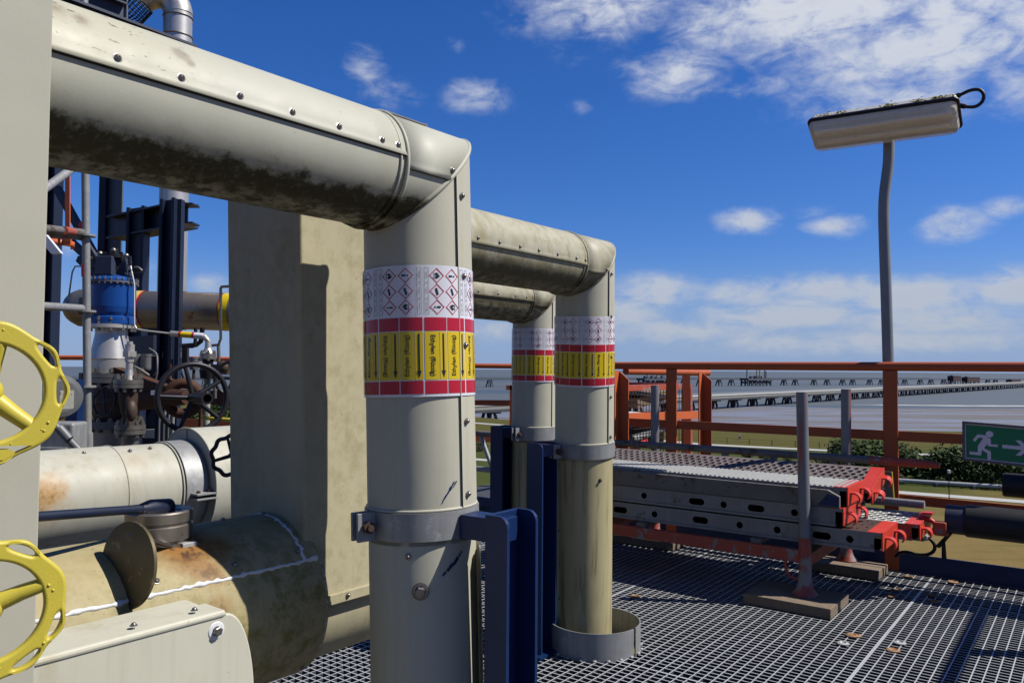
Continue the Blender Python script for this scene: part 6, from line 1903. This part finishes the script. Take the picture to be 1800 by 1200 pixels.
# ------------------------------------------------------------------ far background: jetties, bushes, pipeline
def build_far():
    t = NT('jetty_concrete'); n = t.noise(.25, 5)
    conc = t.fin(t.mix(n, (0.17, 0.165, 0.15), (0.30, 0.29, 0.265)), .9)
    t = NT('jetty_steel_dark'); n = t.noise(.4, 4)
    dark = t.fin(t.mix(n, (0.022, 0.027, 0.036), (0.045, 0.050, 0.060)), .8)
    t = NT('far_steel_blue'); n = t.noise(.1, 4)
    far = t.fin(t.mix(n, (0.060, 0.074, 0.098), (0.085, 0.10, 0.125)), .8)
    lightp = paint('jetty_pipe', (0.42, 0.42, 0.40), .6, 0, .1, .4)
    redb = paint('brick_red_steel', (0.085, 0.042, 0.040), .8, 0, .2, .3)
    yel = paint('arm_yellow', (0.26, 0.21, 0.08), .7, 0, .1, .3)
    # near jetty
    A = GB(1290, 718.5, SEA); B = GB(1800, 686.5, SEA)
    d = (B - A); d.z = 0; full = d.length; d = d.normalized(); s = V((-d.y, d.x, 0))
    zd = GB(1290, 718.5, SEA); dist = (A - EYE).dot(_f)
    deck_z = SEA + (718.5 - 699) / F * dist
    root = thing('jetty', 'long grey pile jetty running out across the mudflat to the open sea', 'jetty', A)
    P = lambda t_, o_, z: V((A.x, A.y, 0)) + d * t_ + s * o_ + ZZ * z
    t0, t1 = -205, full * 1.9
    b = MB()
    b.bar(P(t0, 0, deck_z), P(t1, 0, deck_z), 9, .9); b.build('deck', conc, root)
    b = MB(); b.bar(P(t0, -4.3, deck_z - .9), P(t1, -4.3, deck_z - .9), .8, 1.0); b.bar(P(t0, 4.2, deck_z - .9), P(t1, 4.2, deck_z - .9), .8, 1.0); b.build('girder', dark, root)
    for o_, z_, r_ in ((-3.6, 1.0, .35), (-2.4, 1.0, .30), (-1.2, 1.1, .35), (.4, 1.0, .3)):
        MB().tube([P(t0, o_, deck_z + z_), P(t1, o_, deck_z + z_)], r_, 8).build('pipeline', lightp, root)
    for o_ in (-4.3, 4.3):
        MB().bar(P(t0, o_, deck_z + 2.0), P(t1, o_, deck_z + 2.0), .14, .14).bar(P(t0, o_, deck_z + 1.3), P(t1, o_, deck_z + 1.3), .12, .12).build('handrail', lightp, root)
    h = deck_z - 1.3 - SEA
    bm = MB()
    for (a_, o0, o1) in ((-1.0, -1.6, -2.2), (1.0, -1.6, -2.2), (-1.0, 1.6, 2.2), (1.0, 1.6, 2.2), (0.2, 0, 0.3)):
        bm.bar(V((0, 0, 0)) + d * a_ * .8 + s * o0 + ZZ * h, d * a_ * 2.9 + s * o1 - ZZ * 1.5, .80, .80, s)
    bm.bar(s * -4.4 + ZZ * (h - .1), s * 4.4 + ZZ * (h - .1), 3.4, 1.1)
    pb = bm.build('pile_bent', dark, None)
    ORIG.pop(pb.name, None)
    t_ = t0 + 12; first = True
    while t_ < t1:
        m_ = Matrix.Translation(P(t_, 0, SEA))
        if first:
            pb.parent = root; pb.matrix_basis = Matrix.Translation(-org(root)) @ m_; first = False
        else: place(pb, root, m_)
        t_ += 24 if t_ < 700 else 36
    # far jetty
    A2, B2 = GB(1090, 680, SEA), GB(1560, 680.5, SEA)
    dd = (A2 - EYE).dot(_f)
    d2 = (B2 - A2).normalized(); s2 = V((-d2.y, d2.x, 0)); L2 = (B2 - A2).length
    root = thing('jetty', 'thin dark far jetty on trestles along the horizon', 'jetty', A2)
    z2 = SEA + 8.6
    Q = lambda t_, o_, z: V((A2.x, A2.y, 0)) + d2 * t_ + s2 * o_ + ZZ * z
    MB().bar(Q(-900, 0, z2), Q(L2 * 2.4, 0, z2), 7, 1.5).bar(Q(-900, -2, z2 + 1.6), Q(L2 * 1.2, -2, z2 + 1.6), 1.2, .9).build('deck', far, root)
    bm = MB()
    for o0, o1, a_ in ((-2, -3.6, -2.4), (2, 3.6, -2.4), (-2, -3.6, 2.4), (2, 3.6, 2.4)):
        bm.bar(d2 * a_ * .4 + s2 * o0 + ZZ * 8, d2 * a_ * 1.3 + s2 * o1 - ZZ, 1.1, 1.1, s2)
    bm.bar(d2 * -2 + ZZ * 5, d2 * 2 + ZZ * 5, 3, 1.0)
    pb = bm.build('pile_bent', far, None); first = True
    k = 0; t_ = -860
    while t_ < L2 * 2.3:
        m_ = Matrix.Translation(Q(t_, 0, SEA))
        if first: pb.parent = root; pb.matrix_basis = Matrix.Translation(-org(root)) @ m_; first = False
        else: place(pb, root, m_)
        t_ += (27, 33, 22, 38)[k % 4]; k += 1
    # loading platforms
    for label, px0, px1, arms in (('dark loading platform with pale upright loading arms on the far jetty', 1309, 1349, True), ('left dark loading platform on the far jetty behind the orange posts', 1128, 1176, False)):
        p0, p1 = GB(px0, 680.5, SEA), GB(px1, 680.5, SEA)
        root = thing('loading_platform', label, 'loading platform', p0)
        w = (p1 - p0).length; m0 = (p0 + p1) / 2
        b = MB()
        n = 7
        for i in range(n):
            for o_ in (-6, 6):
                b.bar(p0 + (p1 - p0) * (i / (n - 1)) + s2 * o_ - ZZ, p0 + (p1 - p0) * (i / (n - 1)) + s2 * o_ + ZZ * 8, 1.6, 1.6, s2)
        b.box(V((m0.x, m0.y, SEA + 4.5)), (w, 8, 2.5), (d2, s2, ZZ))
        b.build('piles', far, root)
        b = MB(); b.box(V((m0.x, m0.y, SEA + 8.6)), (w + 2, 16, 2.6), (d2, s2, ZZ)); b.build('deck', far, root)
        rnd = random.Random(px0)
        for i in range(6):
            b = MB(); b.box(p0 + (p1 - p0) * rnd.uniform(.08, .92) + s2 * rnd.uniform(-5, 5) + ZZ * (10 + rnd.uniform(.6, 1.6)), (rnd.uniform(2, 5), 4, rnd.uniform(2, 4.5)), (d2, s2, ZZ))
            b.build('equipment', far, root)
        for x in ((.10, 1, 12) , (.53, 0, 12), (.66, 0, 12), (.88, 1, 14), (.94, 1, 10)) if arms else ((.2, 1, 9), (.55, 0, 13), (.75, 1, 11)):
            p = p0 + (p1 - p0) * x[0] + ZZ * 9.6
            MB().bar(p, p + ZZ * x[2], 1.1, 1.1, s2).build('loading_arm', yel if x[1] == 0 else far, root)
    for label, px0, px1, y0, y1 in (('tall brick red building block on the far jetty right of the railing post', 1671, 1684, 665.5, 674), ('long low brick red building on the far jetty', 1696, 1717, 667.5, 675), ('small dark shed on the far jetty near the right edge', 1774, 1789, 671.5, 675)):
        p0, p1 = GB(px0, 681, SEA), GB(px1, 681, SEA); w = (p1 - p0).length; dd_ = (p0 - EYE).dot(_f)
        zt_, zb_ = EYE.z + (658.5 - y0) / F * dd_, EYE.z + (658.5 - y1) / F * dd_
        root = thing('jetty_building', label, 'building', p0)
        m0 = (p0 + p1) / 2
        MB().box(V((m0.x, m0.y, (zt_ + zb_) / 2)), (w, 10, zt_ - zb_), (d2, s2, ZZ)).build('wall', redb, root)
        MB().box(V((m0.x, m0.y, zt_ + .2)), (w * 1.04, 10.6, .4), (d2, s2, ZZ)).box(V((m0.x - w * .2, m0.y, zt_ + 1)), (w * .18, 3, 1.4), (d2, s2, ZZ)).build('roof', far, root)
        b = MB()
        for i in range(4):
            for o_ in (-4, 4): b.bar(p0 + (p1 - p0) * (i / 3) + s2 * o_ - ZZ, V((0, 0, 0)) + p0 + (p1 - p0) * (i / 3) + s2 * o_ + ZZ * (zb_ - SEA), 1, 1, s2)
        b.build('piles', far, root)

    # pipeline through the field
    a, e = GB(1300, 829, LAND + .5), GB(1780, 862, LAND + .5)
    dr = (e - a).normalized(); rr = 3.6 / F * (GB(1580, 853, LAND) - EYE).dot(_f)
    root = thing('field_pipeline', 'silvery pipeline on low supports crossing the dry grass', 'pipeline', a)
    MB().tube([a - dr * 40, e + dr * 12], rr, 12).build('pipe', M['zinc_bright'], root)
    for i in range(9):
        p = a + (e - a) * (i / 8); MB().box(p - ZZ * .5, (.3, 1.0, .9), (dr, V((-dr.y, dr.x, 0)), ZZ)).build('support', conc, root)
    # lamp post in the field
    p = GB(1668.5, 889, LAND); d_ = (p - EYE).dot(_f); k = d_ / F
    root = thing('field_lamp', 'slim lamp post with white head standing in the dry field', 'lamp post', p)
    MB().tube([p, p + ZZ * 52 * k], [.06, .045], 8).build('pole', M['black_metal'], root)
    MB().lathe(p + ZZ * 52 * k, ZZ, [(0, .05), (.05, .16), (.38, .17), (.42, .10), (.42, 0)], 12).build('lamp_head', M['label_white'], root)
    # red white marker and a white stone on the dike
    p = GB(1300, 776, LAND); k = (p - EYE).dot(_f) / F
    root = thing('marker_post', 'small red and white marker post on the dike grass', 'marker', p)
    MB().box(p + ZZ * 5 * k, (3 * k, .2, 10 * k)).build('board', M['label_white'], root); MB().box(p + ZZ * 5 * k + V((0, -.12, 0)), (3.1 * k, .1, 3 * k)).build('red_band', M['label_red'], root)
    # wire fence on the dike
    root = thing('wire_fence', 'low wire fence along the path below the dike', 'fence', GB(1400, 787, LAND))
    pf = [GB(x, y - 3, LAND) for x, y in ((1080, 770), (1240, 783), (1440, 794), (1690, 806), (1850, 812))]
    pb = MB().box((0, 0, .6), (.10, .10, 1.2)).build('post', M['black_metal'], None); first = True
    tot = 0
    for a, e in zip(pf, pf[1:]):
        n = int((e - a).length / 4)
        for i in range(n):
            m_ = Matrix.Translation(a + (e - a) * (i / n))
            if first: pb.parent = root; pb.matrix_basis = Matrix.Translation(-org(root)) @ m_; first = False
            else: place(pb, root, m_)
    b = MB()
    for z in (.5, 1.1): b.tube([p + ZZ * z for p in pf], .018, 4)
    b.build('wire', M['black_metal'], root)

    # bushes
    leafm = []
    for nm, c0, c1 in (('leaf_dark', (0.020, 0.042, 0.008), (0.050, 0.085, 0.016)), ('leaf_mid', (0.035, 0.062, 0.010), (0.080, 0.115, 0.022)), ('leaf_grey', (0.07, 0.08, 0.045), (0.12, 0.125, 0.07))):
        t = NT(nm); n = t.noise(1.3, 3); n2 = t.noise(7.0, 2)
        leafm.append(t.fin(t.mix(t.math('ADD', t.math('MULTIPLY', n, .6), t.math('MULTIPLY', n2, .4)), c0, c1), .75, 0, None, spec=.2))
    bark = paint('bark', (.05, .04, .03), .9)
    protos = []
    for sd in range(5):
        rnd = random.Random(40 + sd); b = MB()
        lobes = []
        for i in range(9 + sd):
            a = rnd.uniform(0, 2 * pi); rr = rnd.uniform(0, .55)
            lobes.append((V((cos(a) * rr, sin(a) * rr, rnd.uniform(.28, .80))), rnd.uniform(.20, .38)))
        for i in range(2100):
            c, R_ = rnd.choice(lobes)
            v = V((rnd.gauss(0, 1), rnd.gauss(0, 1), rnd.gauss(0, .9))).normalized() * R_ * (rnd.random() ** .35)
            p = c + v
            if p.z < .02: continue
            n = (v.normalized() * .8 + V((rnd.uniform(-1, 1), rnd.uniform(-1, 1), rnd.uniform(-.2, 1)))).normalized()
            x = n.orthogonal().normalized(); y = n.cross(x); s_ = rnd.uniform(.022, .05)
            b.add([p - x * s_, p + y * s_ * .6, p + x * s_, p - y * s_ * .6], [(0, 1, 2, 3)])
        tr = MB()
        for i in range(5):
            a = 2 * pi * i / 5 + rnd.random(); tr.tube([V((0, 0, 0)), V((cos(a) * .12, sin(a) * .12, .3)), V((cos(a) * .35, sin(a) * .35, .65))], [.03, .02, .008], 5)
        protos.append((b, tr))
    made = {}
    spots = [(1470, 800, 845, 0), (1490, 786, 842, 0), (1512, 780, 840, 1), (1536, 782, 842, 0), (1552, 780, 843, 1), (1590, 796, 846, 0), (1612, 800, 848, 1), (1640, 803, 850, 0), (1668, 797, 852, 0), (1690, 792, 853, 1), (1716, 802, 856, 0), (1742, 806, 858, 1), (1770, 808, 860, 0), (1800, 806, 862, 1), (1832, 808, 866, 0), (1447, 815, 843, 1), (1425, 822, 842, 0),
             (1316, 797, 810, 1), (1345, 800, 812, 0), (1384, 802, 816, 1), (1240, 795, 806, 1),
             (1583, 836, 853, 2), (1682, 850, 860, 2),
             (832, 760, 774, 0), (858, 762, 776, 1), (845, 775, 792, 2), (120, 700, 735, 0), (142, 705, 740, 1), (330, 712, 742, 0), (356, 705, 744, 1), (385, 700, 745, 0), (402, 706, 748, 1)]
    names = ['left end of the row', 'left end of the row next to the rear rack post', 'by the rear rack post', 'behind the lamp railing post', 'just left of the railing post']
    ORD = 'first second third fourth fifth sixth seventh eighth ninth tenth eleventh twelfth thirteenth fourteenth fifteenth sixteenth seventeenth eighteenth'.split()

    def wh(q):
        px, kind = q[0], q[3]
        return ('in the shelter row beyond the railing' if px > 1400 and kind < 2 else 'beside the pale path behind the decks' if 1200 < px < 1400 else 'in dry grass by the pipeline' if kind == 2 and px > 1400 else 'far beyond the gap between pipes' if 800 < px < 900 else 'far behind the black handwheel' if px > 300 else 'far behind the scaffold')
    for i, (px, yt, yb, kind) in enumerate(spots):
        p = GB(px, yb, LAND); k = (p - EYE).dot(_f) / F
        hgt = (yb - yt) * k * 1.12
        look = ('dark green', 'fresh mid green', 'pale grey green')[kind]
        where = wh((px, yt, yb, kind))
        same = sorted(q[0] for q in spots if wh(q) == wh((px, yt, yb, kind)))
        o_ = ORD[same.index(px)]
        root = thing('shrub', look + ' shrub, ' + o_ + ' from left ' + where, 'shrub', p, 'shrubs on the land below')
        b, tr = protos[i % 5]
        key = (i % 5, kind)
        if key not in made:
            o = b.build('foliage', leafm[kind], None); o2 = tr.build('stems', bark, None)
            for x in (o, o2): x.parent = root
            made[key] = (o, o2); oo = (o, o2)
        else:
            oo = []
            for x in made[key]:
                c = x.copy(); COL.objects.link(c); c.parent = root; oo.append(c)
        w = hgt * (1.25 + .3 * ((i * 37) % 7) / 7)
        for x in oo:
            x.matrix_basis = Matrix.Rotation(i * 1.7, 4, 'Z') @ Matrix.Diagonal((w, w, hgt, 1))


build_far()
